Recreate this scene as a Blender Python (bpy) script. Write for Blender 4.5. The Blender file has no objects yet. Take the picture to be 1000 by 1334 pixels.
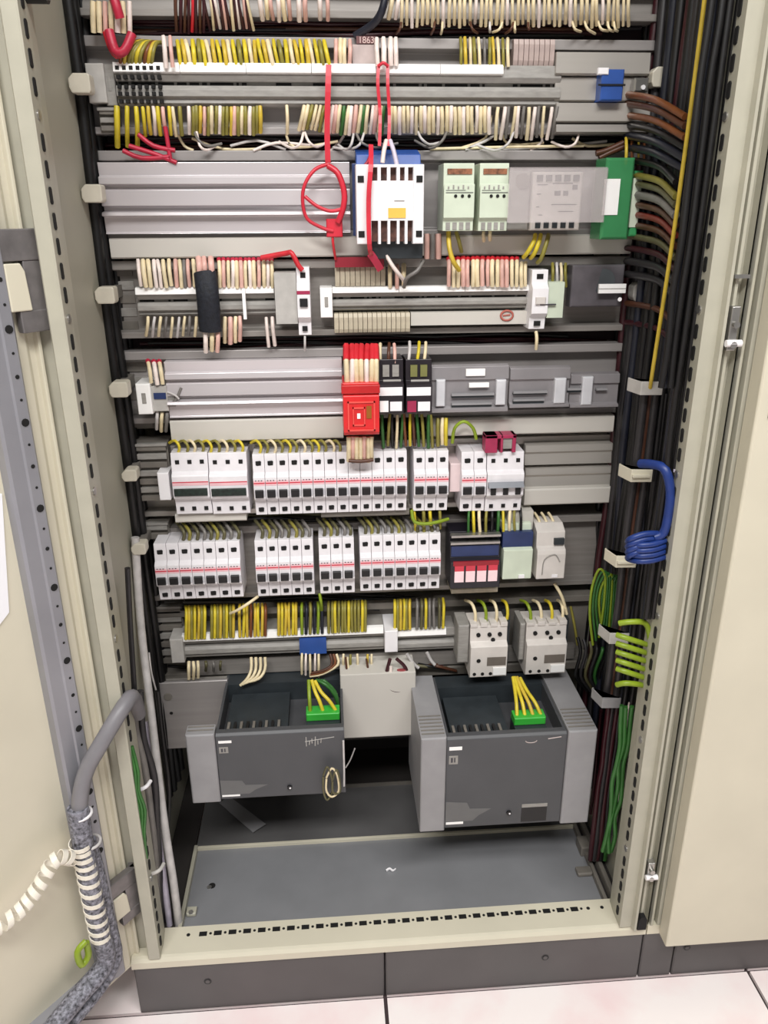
import bpy, bmesh, math, random
from mathutils import Vector, Matrix
random.seed(7)
S = bpy.context.scene
COL = S.collection
# ------------------------------------------------------------------ camera geometry (survey of the place)
FPX = 1014.0
PITCH, YAW, ROLL = math.radians(20.99), math.radians(4.09), math.radians(-0.34)
CAM = Vector((-.075, -.881, 1.171))
FW = Vector((math.sin(YAW)*math.cos(PITCH), math.cos(YAW)*math.cos(PITCH), -math.sin(PITCH)))
RT = Vector((math.cos(YAW), -math.sin(YAW), 0)); UP = RT.cross(FW)
R2 = math.cos(ROLL)*RT+math.sin(ROLL)*UP; U2 = -math.sin(ROLL)*RT+math.cos(ROLL)*UP
def ray(x, y): return FW+(x-500)/FPX*R2-(y-667)/FPX*U2
def at(x, y, Y):
    d = ray(x, y); return CAM+d*((Y-CAM.y)/d.y)
def atz(x, y, Z):
    d = ray(x, y); return CAM+d*((Z-CAM.z)/d.z)
cd = bpy.data.cameras.new('camera'); cam = bpy.data.objects.new('camera', cd); COL.objects.link(cam)
M4 = Matrix((R2, U2, -FW)).transposed().to_4x4(); M4.translation = CAM; cam.matrix_world = M4
cd.sensor_fit = 'VERTICAL'; cd.sensor_height = 36.0; cd.lens = FPX/1334*36.0; cd.clip_start = .02
S.camera = cam
S.view_settings.view_transform = 'Standard'; S.view_settings.look = 'None'; S.view_settings.gamma = 1
S.view_settings.use_curve_mapping = False
S.view_settings.exposure = 0.0

# ------------------------------------------------------------------ materials
def lin(c): return tuple(((v/255)/12.92 if v/255 <= .04045 else ((v/255+.055)/1.055)**2.4) for v in c)
MATS = {}
def mat(name, rgb, rough=.5, metal=0, noise=.06, scale=40, spec=.5, bump=0, alpha=1, trans=0, stretch=None):
    if name in MATS: return MATS[name]
    m = bpy.data.materials.new(name); m.use_nodes = True; nt = m.node_tree; b = nt.nodes['Principled BSDF']
    c = lin(rgb)
    b.inputs['Roughness'].default_value = rough; b.inputs['Metallic'].default_value = metal
    b.inputs['Specular IOR Level'].default_value = spec
    tc = nt.nodes.new('ShaderNodeTexCoord'); nz = nt.nodes.new('ShaderNodeTexNoise')
    nz.inputs['Scale'].default_value = scale; nz.inputs['Detail'].default_value = 4
    src = tc.outputs['Object']
    if stretch:
        mp = nt.nodes.new('ShaderNodeMapping'); mp.inputs['Scale'].default_value = stretch
        nt.links.new(src, mp.inputs[0]); src = mp.outputs[0]
    nt.links.new(src, nz.inputs['Vector'])
    r = nt.nodes.new('ShaderNodeValToRGB')
    r.color_ramp.elements[0].position = .3; r.color_ramp.elements[1].position = .7
    r.color_ramp.elements[0].color = (*[v*(1-noise*1.6) for v in c], 1)
    r.color_ramp.elements[1].color = (*[min(1, v*(1+noise)) for v in c], 1)
    nt.links.new(nz.outputs['Fac'], r.inputs[0]); nt.links.new(r.outputs[0], b.inputs['Base Color'])
    if bump:
        bp = nt.nodes.new('ShaderNodeBump'); bp.inputs['Strength'].default_value = bump; bp.inputs['Distance'].default_value = .002
        nt.links.new(nz.outputs['Fac'], bp.inputs['Height']); nt.links.new(bp.outputs[0], b.inputs['Normal'])
    if alpha < 1: b.inputs['Alpha'].default_value = alpha
    if trans: b.inputs['Transmission Weight'].default_value = trans
    m.diffuse_color = (*c, 1); MATS[name] = m
    return m
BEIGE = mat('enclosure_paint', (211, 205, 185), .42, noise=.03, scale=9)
BEIGE_SHADE = mat('enclosure_paint_shaded', (176, 173, 157), .42, noise=.04, scale=30)  # enclosure beige with the shade on the columns put into the colour
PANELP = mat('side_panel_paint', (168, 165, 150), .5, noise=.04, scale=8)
PLINTH = mat('plinth_grey', (88, 84, 84), .5, noise=.06, scale=12)
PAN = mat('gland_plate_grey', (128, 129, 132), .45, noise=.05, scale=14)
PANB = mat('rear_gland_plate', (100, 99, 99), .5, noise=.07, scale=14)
BACK = mat('rear_shade_grey', (52, 48, 46), .7, noise=.15, scale=6)  # shade of the cabinet's depth put into this grey
ALU = mat('galvanised_tray', (158, 153, 151), .4, .25, noise=.05, scale=7, stretch=(.5, 1, 12))
ALU2 = mat('dull_tray', (140, 135, 130), .5, .2, noise=.08, scale=20, stretch=(.5, 1, 10))
LID = mat('duct_lid_grey', (200, 196, 188), .45, noise=.03, scale=6)
LIDD = mat('duct_grey', (118, 113, 106), .55, noise=.1, scale=30)
GLOSS = mat('glossy_cover', (205, 199, 201), .24, .2, noise=.04, scale=4, stretch=(.3, 1, 4))
SILV = mat('silver_panel', (186, 181, 174), .28, .35, noise=.05, scale=5, stretch=(.4, 1, 8))
CLEAR = mat('clear_plastic', (225, 225, 228), .12, alpha=.28, noise=.02)
CLEARW = mat('clear_plastic_milky', (222, 214, 214), .18, alpha=.32, noise=.04)
WHITE = mat('white_plastic', (240, 238, 240), .4, noise=.02)
MCBW = mat('breaker_white', (232, 229, 232), .38, noise=.04, scale=60)
LABEL = mat('label_white', (250, 249, 247), .5, noise=.01)
TERM = mat('terminal_grey', (150, 147, 142), .5, noise=.1, scale=60, stretch=(1, 1, 4))
TERML = mat('terminal_light', (182, 179, 174), .5, noise=.08, scale=60)
TERMB = mat('terminal_beige', (190, 180, 158), .5, noise=.12, scale=90)
BLACK = mat('black_plastic', (22, 22, 24), .45, noise=.1)
HOLE = mat('dark_opening', (14, 13, 13), .8, noise=.1)
DKGREY = mat('drive_dark_grey', (74, 75, 78), .48, noise=.05, scale=18)
DKG2 = mat('drive_recess', (44, 50, 54), .5, noise=.12, scale=40)
MIDG = mat('drive_light_grey', (146, 145, 147), .5, noise=.06, scale=25)
STEEL = mat('zinc_steel', (176, 174, 170), .3, .8, noise=.08)
HINGE = mat('hinge_cast_grey', (128, 124, 124), .42, .5, noise=.12, scale=60)
TUBE = mat('stiffener_grey', (150, 150, 156), .42, .3, noise=.06, scale=12)
PAPER = mat('paper_white', (244, 244, 248), .7, noise=.01)
INK = mat('ink_dark', (70, 68, 74), .7, noise=.1)
PINK = mat('label_pink', (236, 190, 196), .5, noise=.05)
REDL = mat('label_red', (206, 62, 78), .5, noise=.08)
REDP = mat('red_plastic', (214, 40, 42), .35, noise=.08, scale=30)
REDC = mat('red_clear_plastic', (226, 60, 60), .2, alpha=.72, noise=.05)
MAG = mat('magenta_plastic', (165, 45, 82), .4, noise=.1)
BLUEP = mat('blue_plastic', (48, 84, 158), .4, noise=.08)
NAVY = mat('navy_plastic', (38, 54, 98), .4, noise=.1)
ORANGE = mat('label_amber', (232, 190, 84), .5, noise=.06)
GREENP = mat('green_plastic', (62, 150, 92), .35, noise=.06)
GREENC = mat('green_clear', (70, 150, 96), .25, alpha=.75, noise=.06)
PGREEN = mat('pale_green_plastic', (206, 216, 196), .45, noise=.04)
BEIGEP = mat('relay_pale', (214, 208, 202), .45, noise=.05)
SLEEVE = mat('braided_sleeve', (128, 128, 138), .6, noise=.55, scale=230, bump=.6)
GREYC = mat('grey_cable', (122, 120, 124), .45, noise=.05)
SPIRAL = mat('spiral_wrap_white', (236, 230, 216), .4, noise=.03)
FLOORM = None
WM = {}
def wm(name, rgb, rough=.42): WM[name] = mat('wire_'+name, rgb, rough, noise=.1, scale=70)
for n_, c_ in dict(cream=(232, 216, 178), white=(240, 226, 218), pink=(222, 178, 166), yellow=(212, 192, 50), olive=(138, 130, 58),
                   gold=(206, 178, 60), green=(50, 104, 44), lime=(132, 154, 34), black=(15, 14, 15), maroon=(58, 18, 26), brown=(84, 50, 34),
                   navy=(27, 30, 42), blue=(26, 52, 118), red=(206, 38, 50), grey=(120, 116, 112), lgrey=(200, 196, 194), dgrey=(44, 42, 44),
                   crimson=(186, 40, 66), orange=(118, 68, 34), brick=(122, 44, 34), lilac=(206, 198, 214), dkolive=(92, 88, 60)).items(): wm(n_, c_)

# ------------------------------------------------------------------ mesh builder
class MB:
    def __init__(self, xf=None): self.v = []; self.f = []; self.m = []; self.mats = []; self.xf = xf; self.smooth = []
    def mi(self, m):
        if m not in self.mats: self.mats.append(m)
        return self.mats.index(m)
    def add(self, vs, fs, m, smooth=False):
        o = len(self.v); k = self.mi(m)
        for p in vs:
            p = Vector(p); self.v.append(self.xf @ p if self.xf else p)
        for f in fs: self.f.append(tuple(o+i for i in f)); self.m.append(k); self.smooth.append(smooth)
    def box(self, x0, x1, y0, y1, z0, z1, m):
        vs = [(x, y, z) for x in (x0, x1) for y in (y0, y1) for z in (z0, z1)]
        self.add(vs, [(0, 1, 3, 2), (4, 6, 7, 5), (0, 4, 5, 1), (2, 3, 7, 6), (0, 2, 6, 4), (1, 5, 7, 3)], m); return self
    def cbox(self, x0, x1, y0, y1, z0, z1, m, c=.001):        # chamfered on its front rim (towards -Y)
        a = [(x0+c, y0, z0+c), (x1-c, y0, z0+c), (x1-c, y0, z1-c), (x0+c, y0, z1-c)]
        b = [(x0, y0+c, z0), (x1, y0+c, z0), (x1, y0+c, z1), (x0, y0+c, z1)]
        d = [(x0, y1, z0), (x1, y1, z0), (x1, y1, z1), (x0, y1, z1)]
        fs = [(0, 1, 2, 3), (11, 10, 9, 8)]
        for i in range(4):
            j = (i+1) % 4; fs += [(i, i+4, j+4, j), (i+4, i+8, j+8, j+4)]
        self.add(a+b+d, fs, m); return self
    def prof(self, pts, x0, x1, m, axis='x'):                  # closed polygon of (Y,Z) run along X, or (X,Y) along Z
        n = len(pts)
        if axis == 'x': vs = [(x0, p[0], p[1]) for p in pts]+[(x1, p[0], p[1]) for p in pts]
        elif axis == 'z': vs = [(p[0], p[1], x0) for p in pts]+[(p[0], p[1], x1) for p in pts]
        else: vs = [(p[0], x0, p[1]) for p in pts]+[(p[0], x1, p[1]) for p in pts]
        fs = [tuple(range(n)), tuple(range(2*n-1, n-1, -1))]+[(i, i+n, (i+1) % n+n, (i+1) % n) for i in range(n)]
        self.add(vs, fs, m); return self
    def tube(self, pts, r, m, n=6, flat=1.0, cap=True, sub=4):
        P = smooth_path(pts, sub) if len(pts) > 2 else [Vector(p) for p in pts]
        vs = []; L = len(P); up = None
        rr = r if isinstance(r, (list, tuple)) else None
        for i, p in enumerate(P):
            t = (P[min(i+1, L-1)]-P[max(i-1, 0)]).normalized()
            if up is None: up = t.orthogonal().normalized() if abs(t.y) > .9 else Vector((0, -1, 0))
            s = t.cross(up)
            if s.length < 1e-5: s = t.orthogonal()
            s.normalize(); up = s.cross(t).normalized()
            q = r if rr is None else rr[0]+(rr[1]-rr[0])*i/(L-1)
            for k in range(n):
                a = 2*math.pi*k/n; vs.append(p+s*math.cos(a)*q+up*math.sin(a)*q*flat)
        fs = [(i*n+k, i*n+(k+1) % n, (i+1)*n+(k+1) % n, (i+1)*n+k) for i in range(L-1) for k in range(n)]
        self.add(vs, fs, m, True)
        if cap: self.add(vs[:n], [tuple(range(n-1, -1, -1))], m); self.add(vs[-n:], [tuple(range(n))], m)
        return self
    def cyl(self, p, q, r, m, n=14): return self.tube([p, q], r, m, n)
    def build(self, name, parent=None, bevel=0, recalc=True):
        me = bpy.data.meshes.new(name); me.from_pydata([tuple(v) for v in self.v], [], self.f)
        for m in self.mats: me.materials.append(m)
        for i, p in enumerate(me.polygons): p.material_index = self.m[i]; p.use_smooth = self.smooth[i]
        if recalc:
            bm = bmesh.new(); bm.from_mesh(me); bmesh.ops.recalc_face_normals(bm, faces=bm.faces); bm.to_mesh(me); bm.free()
        o = bpy.data.objects.new(name, me); COL.objects.link(o)
        if bevel:
            b = o.modifiers.new('bevel', 'BEVEL'); b.width = bevel; b.segments = 2; b.limit_method = 'ANGLE'
        if parent:
            o.parent = parent; o.matrix_parent_inverse = Matrix.Translation(parent.location).inverted() if parent.type == 'EMPTY' else Matrix()
        return o
def smooth_path(pts, sub=4):
    P = [Vector(p) for p in pts]; Q = []
    for i in range(len(P)-1):
        a, b, c, d = P[max(i-1, 0)], P[i], P[i+1], P[min(i+2, len(P)-1)]
        for k in range(sub):
            t = k/sub
            Q.append(.5*((2*b)+(c-a)*t+(2*a-5*b+4*c-d)*t*t+(3*b-a-3*c+d)*t**3))
    Q.append(P[-1]); return Q
def empty(name, loc, label, cat, group=None):
    o = bpy.data.objects.new(name, None); o.empty_display_size = .02; COL.objects.link(o); o.location = loc
    o['label'] = label; o['category'] = cat
    if group: o['group'] = group
    return o
def tag(o, label, cat, group=None, kind=None):
    o['label'] = label; o['category'] = cat
    if group: o['group'] = group
    if kind: o['kind'] = kind
    return o
def copy_tree(o, loc=None, parent=None):
    c = o.copy(); COL.objects.link(c)
    if parent: c.parent = parent
    if loc is not None: c.location = loc
    for ch in list(o.children): 
        if ch.name in S.objects: copy_tree(ch, None, c)
    return c
ORD = ['first', 'second', 'third', 'fourth', 'fifth', 'sixth', 'seventh', 'eighth', 'ninth', 'tenth', 'eleventh', 'twelfth', 'thirteenth', 'fourteenth', 'fifteenth', 'sixteenth']
def pb(mb, x0, y0, x1, y1, Yf, Yb, m, c=0):                     # box whose front face sits on plane Yf
    xm, ym = (x0+x1)/2, (y0+y1)/2
    t = at(xm, y0, Yf).z; b = at(xm, y1, Yf).z; l = at(x0, ym, Yf).x; r = at(x1, ym, Yf).x
    if c: mb.cbox(l, r, Yf, Yb, b, t, m, c)
    else: mb.box(l, r, Yf, Yb, b, t, m)
    return l, r, b, t
def ext(x0, y0, x1, y1, Y):
    xm, ym = (x0+x1)/2, (y0+y1)/2
    return at(x0, ym, Y).x, at(x1, ym, Y).x, at(xm, y1, Y).z, at(xm, y0, Y).z
YB = .345      # tray back plane
YD = .28       # duct lid plane
DZ = .1        # plinth height

# ------------------------------------------------------------------ floor
m = bpy.data.materials.new('raised_floor_tiles'); m.use_nodes = True; nt = m.node_tree; b = nt.nodes['Principled BSDF']
b.inputs['Roughness'].default_value = .22
tc = nt.nodes.new('ShaderNodeTexCoord'); nz = nt.nodes.new('ShaderNodeTexNoise'); nz.inputs['Scale'].default_value = 7; nz.inputs['Detail'].default_value = 8
rp = nt.nodes.new('ShaderNodeValToRGB'); rp.color_ramp.elements[0].color = (*lin((248, 226, 226)), 1); rp.color_ramp.elements[1].color = (*lin((252, 244, 242)), 1)
rp.color_ramp.elements[0].position = .35; rp.color_ramp.elements[1].position = .6
nt.links.new(tc.outputs['Object'], nz.inputs['Vector']); nt.links.new(nz.outputs['Fac'], rp.inputs[0]); nt.links.new(rp.outputs[0], b.inputs['Base Color'])
JOINT = mat('floor_joint', (62, 50, 52), .7)
fb = MB()
T = .6; x0j, y0j = -.0145, .003
for i in range(-5, 6):
    for j in range(-6, 3):
        fb.box(x0j+i*T+.003, x0j+(i+1)*T-.003, y0j+j*T+.003, y0j+(j+1)*T-.003, -.03, 0, m)
fb.box(x0j-5*T, x0j+6*T, y0j-6*T, y0j+3*T, -.05, -.006, JOINT)
o = fb.build('floor'); o['kind'] = 'structure'

mb = MB(); mb.box(-3, 3.6, .8, .85, 0, 2.9, mat('wall_paint', (214, 212, 206), .8)); o = mb.build('wall_back'); o['kind'] = 'structure'
# ------------------------------------------------------------------ main enclosure
cab = empty('electrical_cabinet', (0, .25, 0), 'open beige steel electrical cabinet full of terminals and breakers on a grey plinth', 'cabinet')
HT = 2.0; DP = .5
def col_section(s):
    if s < 0: return [(-.4, .022), (-.4, .05), (-.358, .05), (-.356, .028), (-.356, .001), (-.358, 0), (-.372, 0), (-.374, .003), (-.3745, .022)]
    return [(s*.4, 0), (s*.4, .05), (s*.358, .05), (s*.356, .028), (s*.356, 0), (s*.374, 0), (s*.3755, -.009), (s*.379, -.009), (s*.3805, .012), (s*.3845, .012), (s*.3865, -.001), (s*.390, -.001), (s*.392, .012), (s*.3995, .012)]
for s in (-1, 1):
    mb = MB(); mb.prof(col_section(s), .1185, HT-.031, BEIGE_SHADE, 'z')
    hb = mb; z = .14; k = 0
    while z < 1.97:
        x = s*.3553
        if k % 8 == 5: hb.cyl((x-s*.0008, .014, z), (x+s*.003, .014, z), .005, STEEL, 10)
        else: hb.prof([(.0105, z-.0065), (.0125, z-.0085), (.0155, z-.0085), (.0175, z-.0065), (.0175, z+.0065), (.0155, z+.0085), (.0125, z+.0085), (.0105, z+.0065)], x-s*.0006, x+s*.002, HOLE)
        z += .025; k += 1
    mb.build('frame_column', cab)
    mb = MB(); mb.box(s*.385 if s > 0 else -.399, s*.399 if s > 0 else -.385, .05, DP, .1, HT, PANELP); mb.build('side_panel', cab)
mb = MB(); mb.box(-.398, .398, DP-.01, DP, .1, HT, BACK); mb.build('rear_panel', cab)
mb = MB(); mb.box(-.4, .4, -.0, DP, HT, HT+.02, BEIGE); mb.build('roof_panel', cab)
mb = MB(); mb.box(-.4, .4, 0, .05, HT-.03, HT, BEIGE); mb.build('top_rail', cab)
# bottom rail with sloping lip and punched holes
mb = MB(); mb.prof([(0, .1), (0, .112), (.004, .1165), (.008, .118), (.056, .118), (.056, .1)], -.4, .4, BEIGE)
hb = mb; x = -.32; k = 0
while x < .345:
    if -.30 < x < .318:
        hb.box(x-.006, x+.006, .036, .044, .1178, .1186, HOLE)
        hb.cyl((x+.0115, .040, .1175), (x+.0115, .040, .1186), .0022, HOLE, 8)
    else:
        hb.cyl((x, .04, .1175), (x, .04, .1185), .003, HOLE, 8)
    x += .0228; k += 1
mb.build('bottom_rail', cab)
# plinth
def plinth_piece(x0, x1, par, screws):
    mb = MB(); mb.cbox(x0+.001, x1-.001, .004, .04, 0, .0985, PLINTH, .002); p = mb.build('plinth_panel', par)
    for sx in screws:
        sb = MB(); sb.cyl((sx, .0035, .06), (sx, .006, .06), .006, BLACK, 12); sb.cyl((sx, .0028, .06), (sx, .005, .06), .0035, PLINTH, 8); sb.build('plinth_screw', p)
plinth_piece(-.4, -.0145, cab, (-.29,)); plinth_piece(-.0145, .4, cab, (.242,))
mb = MB(); mb.box(-.4, -.396, .04, DP, 0, .0985, PLINTH); mb.build('plinth_side', cab)
mb = MB(); mb.box(.396, .4, .04, DP, 0, .0985, PLINTH); mb.build('plinth_side', cab)
# gland plates in the floor of the cabinet
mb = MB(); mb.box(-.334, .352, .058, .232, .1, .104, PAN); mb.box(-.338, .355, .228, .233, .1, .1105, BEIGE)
mb.box(-.340, -.334, .056, .232, .1, .114, BEIGE_SHADE); mb.box(.352, .358, .056, .30, .1, .114, LIDD)
g = mb.build('gland_plate', cab, .0006); g['label'] = 'front grey sheet steel base plate'
sb = MB(); sb.cbox(-.332, -.316, .085, .1, .104, .112, BEIGE_SHADE, .002); sb.cyl((-.324, .088, .112), (-.324, .088, .1135), .004, STEEL, 8); sb.build('plate_clamp', g, .001)
sb = MB(); sb.cbox(.326, .352, .115, .132, .104, .112, LIDD, .002); sb.build('plate_clamp', g, .001)
p = atz(276, 1154, .104)
sb = MB(); sb.cyl((p.x, p.y, .1035), (p.x, p.y, .1046), .006, HOLE, 12); sb.cyl((p.x-.004, p.y-.003, .1035), (p.x-.004, p.y-.003, .1052), .004, STEEL, 8); sb.build('plate_screw', g)
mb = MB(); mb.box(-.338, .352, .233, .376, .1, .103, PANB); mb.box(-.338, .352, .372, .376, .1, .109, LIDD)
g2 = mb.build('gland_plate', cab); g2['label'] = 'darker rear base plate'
mb = MB(); mb.box(-.384, -.34, .05, DP, .1, .103, BACK); mb.box(.358, .384, .05, DP, .1, .103, BACK); mb.box(-.384, .384, .376, DP-.01, .1, .102, BACK); mb.build('base_sheet', cab)
mb = MB(); mb.box(.364, .372, .05, .34, .104, .122, LIDD); mb.box(.345, .364, .16, .19, .104, .124, LIDD); mb.build('base_rail', cab, .002)
z_ = at(60, -4, .03).z
mb = MB(); mb.cyl((-.357, .030, z_+.004), (-.336, .030, z_+.004), .010, BLACK, 20); mb.cyl((-.338, .030, z_+.004), (-.334, .030, z_+.004), .007, STEEL, 16); mb.build('door_contact', cab)
# locks on the right column
for (px, py, hh) in ((862, 1133, .03), (947, 428, .05)):
    p = at(px-22 if py > 1000 else px, py, -.006)
    mb = MB(); mb.cbox(.383, .3935, -.010, .002, p.z-hh/2, p.z+hh/2, STEEL, .001)
    for q in (-.35, .1): mb.cyl((.388, -.016, p.z+q*hh), (.388, -.008, p.z+q*hh), .004, STEEL, 8)
    mb.cyl((.380, -.012, p.z-hh*.32), (.398, -.012, p.z-hh*.32), .0042, WHITE, 8)
    mb.build('lock_striker', cab, .0008)
p = at(957, 362, 0)
mb = MB(); mb.box(.381, .399, -.008, .003, p.z+.0, p.z+.004, STEEL); mb.build('rubber_strip_joint', cab)
mb = MB(); mb.prof([(.380, .122), (.394, .122), (.394, .142), (.391, .148), (.384, .148), (.381, .142)], -.010, -.001, HOLE, 'y'); mb.build('hinge_pocket', cab)

# neighbour cabinet with closed door
nb = empty('electrical_cabinet', (.8, .25, 0), 'neighbouring beige cabinet at the right with its smooth door closed', 'cabinet')
mb = MB(); mb.prof([(.402, 0), (.402, .05), (.47, .05), (.47, 0), (.4165, 0), (.4155, .014), (.411, .014), (.4095, -.001), (.406, -.001), (.4045, .014), (.402, .014)], .1185, HT, BEIGE_SHADE, 'z'); mb.build('frame_column', nb, .0008)
mb = MB(); mb.box(.404, .418, .05, DP, .1, HT, PANELP); mb.box(.404, 1.2, DP-.01, DP, .1, HT, BEIGE); mb.box(.404, 1.2, 0, DP, HT, HT+.02, BEIGE); mb.box(1.186, 1.2, 0, DP, .1, HT, PANELP); mb.build('side_panel', nb)
mb = MB(); mb.box(.47, 1.186, 0, .05, .1, .118, BEIGE); mb.box(.402, .47, 0, .05, .1, .118, BEIGE); mb.build('bottom_rail', nb)
mb = MB(); mb.cbox(.420, 1.198, -.030, -.003, .105, HT-.005, BEIGE, .0022); d = mb.build('door', nb, .001)
p = at(1000, 540, -.03)
hb = MB(); hb.cbox(p.x-.0, p.x+.14, -.0325, -.029, p.z-.004, p.z+.11, LIDD, .001); hb.cbox(p.x+.003, p.x+.135, -.034, -.031, p.z, p.z+.1, BLACK, .001); hb.build('display_bezel', d)
plinth_piece(.4, .455, nb, ()); plinth_piece(.455, 1.2, nb, (.475,))

# ------------------------------------------------------------------ left door, swung open
DIR = Vector((-.63, -.777, 0)).normalized(); NOR = Vector((-DIR.y, DIR.x, 0)); HG = Vector((-.404, -.004, 0))
DXF = Matrix(((DIR.x, NOR.x, 0, HG.x), (DIR.y, NOR.y, 0, HG.y), (0, 0, 1, 0), (0, 0, 0, 1)))   # local (u, n, z)
def dpt(x, y, n=0):
    d = ray(x, y); N = NOR; t = ((HG+n*N-CAM).dot(N))/d.dot(N); return CAM+t*d
def duz(x, y, n=0):
    p = dpt(x, y, n); return (p-HG).dot(DIR), p.z
door = MB(DXF)
door.box(-.024, .77, -.022, -.006, .105, HT-.005, BEIGE)              # outer skin
door.prof([(-.024, -.022), (-.024, .0), (-.020, .0), (-.0185, -.006), (-.0185, -.012)], .105, HT-.005, BEIGE, 'z')
door.prof([(-.012, -.006), (-.006, -.001), (.004, -.001), (.008, -.006)], .11, HT-.01, BEIGE, 'z')
door.box(-.024, .77, -.022, -.001, .105, .110, BEIGE)
dr = door.build('door', cab, .001); dr['label'] = 'wide open beige cabinet door seen from its inner side'
mb = MB(DXF); mb.prof([(.010, -.006), (.010, .010), (.013, .013), (.025, .013), (.027, .011), (.043, .011), (.046, .008), (.046, -.006)], .125, HT-.03, TUBE, 'z')
mb.box(.046, .74, -.006, .011, .125, .155, TUBE)
hb = mb; z = .16; k = 0
while z < 1.9:
    if k % 4 == 0: hb.cyl((.0185, .0125, z), (.0185, .0137, z), .0045, HOLE, 10)
    else: hb.cyl((.0185, .0125, z), (.0185, .0135, z), .0016 if k % 2 else .0025, HOLE, 7)
    z += .025; k += 1
tb = mb.build('stiffener_tube', dr); tb['label'] = 'grey perforated tubular door frame'
for (pt, ln) in (((45, 365), .105), ((160, 1165), .085)):                # hinges
    u, zc = duz(*pt, -.0)
    mb = MB(DXF)
    mb.cbox(-.036, .016, .0, .012, zc+ln*.20, zc+ln/2, HINGE, .002)
    mb.cbox(-.036, -.010, .0, .011, zc-ln*.30, zc+ln*.20, HINGE, .002)
    mb.cbox(-.038, .002, .0, .012, zc-ln/2, zc-ln*.28, HINGE, .002)
    mb.cyl((-.034, .003, zc-ln/2), (-.034, .003, zc+ln/2), .0075, HINGE)
    mb.prof([(-.012, zc-ln*.28), (.012, zc-ln*.28), (.012, zc+ln*.18), (-.006, zc+ln*.18), (-.010, zc+ln*.10)], .010, .0135, BEIGE, 'y')
    h = mb.build('hinge', dr, .0012); h['label'] = 'grey cast metal hinge'
# papers in the door
u, zt = duz(0, 640, -.005); u2, zb = duz(18, 795, -.005)
mb = MB(DXF); mb.prof([(u2-.012, zb+.14), (u2+.006, zb+.0), (u2+.03, zb-.018), (u2+.2, zb-.018), (u2+.2, zb+.16)], -.006, -.0045, PAPER, 'y')
doc = mb.build('paper_sheet'); tag(doc, 'white sheet of paper with handwriting fixed inside the open left door', 'paper')
mb = MB(DXF)
for a, b_ in (((.014, .046), (.024, .046)), ((.014, .03), (.030, .036)), ((.018, .022), (.026, .014)), ((.024, .03), (.022, .012)), ((.030, .02), (.040, .014)), ((.04, .05), (.06, .05)), ((.044, .03), (.07, .032))):
    mb.tube([(u2+a[0], -.0042, zb+a[1]), (u2+b_[0], -.0042, zb+b_[1])], .0006, INK, 4)
mb.build('pen_mark', doc)
# cable loom on the door
def wire_obj(name, pts, r, m, label, cat, group=None, n=8, sub=4, parent=None, flat=1.0):
    mb = MB(); mb.tube(pts, r, m, n, flat, True, sub); o = mb.build(name, parent)
    if label and not parent: tag(o, label, cat, group)
    return o
def dl(x, y, n): return dpt(x, y, n)
wire_obj('cable_hose', [at(180, 930, .06), at(172, 908, .02), at(158, 925, -.008), at(132, 968, -.03), dl(112, 1005, .026), dl(104, 1045, .024), dl(106, 1085, .024)], .0105, GREYC,
         'grey cable hose looping from the cabinet column onto the open left door', 'cable', n=12)
loom = wire_obj('cable_loom', [dl(101, 1052, .024), dl(107, 1090, .024), dl(117, 1150, .024), dl(128, 1205, .024), dl(138, 1245, .024), dl(128, 1268, .024), dl(100, 1300, .024), dl(40, 1375, .024)], .0135, SLEEVE,
         'thick grey braided cable loom running down the inside of the open left door', 'cable', n=14)
l2 = wire_obj('cable_loom', [dl(116, 1095, .02), dl(126, 1130, .02), dl(137, 1180, .02), dl(148, 1225, .02), dl(150, 1250, .022), dl(128, 1290, .022), dl(70, 1360, .022)], .0092, SLEEVE,
         'thinner speckled cable loom beside the thick one on the left door', 'cable', n=12)
# spiral wraps
def spiral(pts, R, m, turns, w, name, sub=26, thick=.0012):
    P = smooth_path(pts, sub); L = len(P); vs = []; fs = []
    up = None; fr = []
    for i, p in enumerate(P):
        t = (P[min(i+1, L-1)]-P[max(i-1, 0)]).normalized()
        if up is None: up = t.orthogonal().normalized()
        s = t.cross(up).normalized(); up = s.cross(t).normalized(); fr.append((p, t, s, up.copy()))
    for i, (p, t, s, u_) in enumerate(fr):
        a = 2*math.pi*turns*i/(L-1); d = s*math.cos(a)+u_*math.sin(a)
        for (rr, off) in ((R, -w/2), (R, w/2), (R+thick, w/2), (R+thick, -w/2)): vs.append(p+d*rr+t*off)
    for i in range(L-1):
        for k in range(4): fs.append((i*4+k, i*4+(k+1) % 4, (i+1)*4+(k+1) % 4, (i+1)*4+k))
    mb = MB(); mb.add(vs, fs, m, False); return mb.build(name)
sp = spiral([dl(104, 1098, .024), dl(112, 1130, .024), dl(122, 1180, .024), dl(131, 1222, .024)], .013, SPIRAL, 12, .0062, 'spiral_wrap', 60)
tag(sp, 'white plastic spiral wrap coiled around the loom on the left door', 'cable wrap')
sp = spiral([dl(93, 1118, .03), dl(72, 1120, .03), dl(50, 1155, .028), dl(25, 1187, .026), dl(-12, 1215, .024)], .0085, SPIRAL, 10.5, .0075, 'spiral_wrap', 60)
tag(sp, 'loose white spiral wrap leaving the loom towards the lower left', 'cable wrap')
wire_obj('ground_wire', [dl(112, 1226, .036), dl(101, 1240, .034), dl(106, 1257, .034), dl(115, 1245, .034), dl(112, 1228, .034)], .0045, WM['lime'],
         'yellow green earth wire loop below the spiral wrap on the left door', 'wire')
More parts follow.
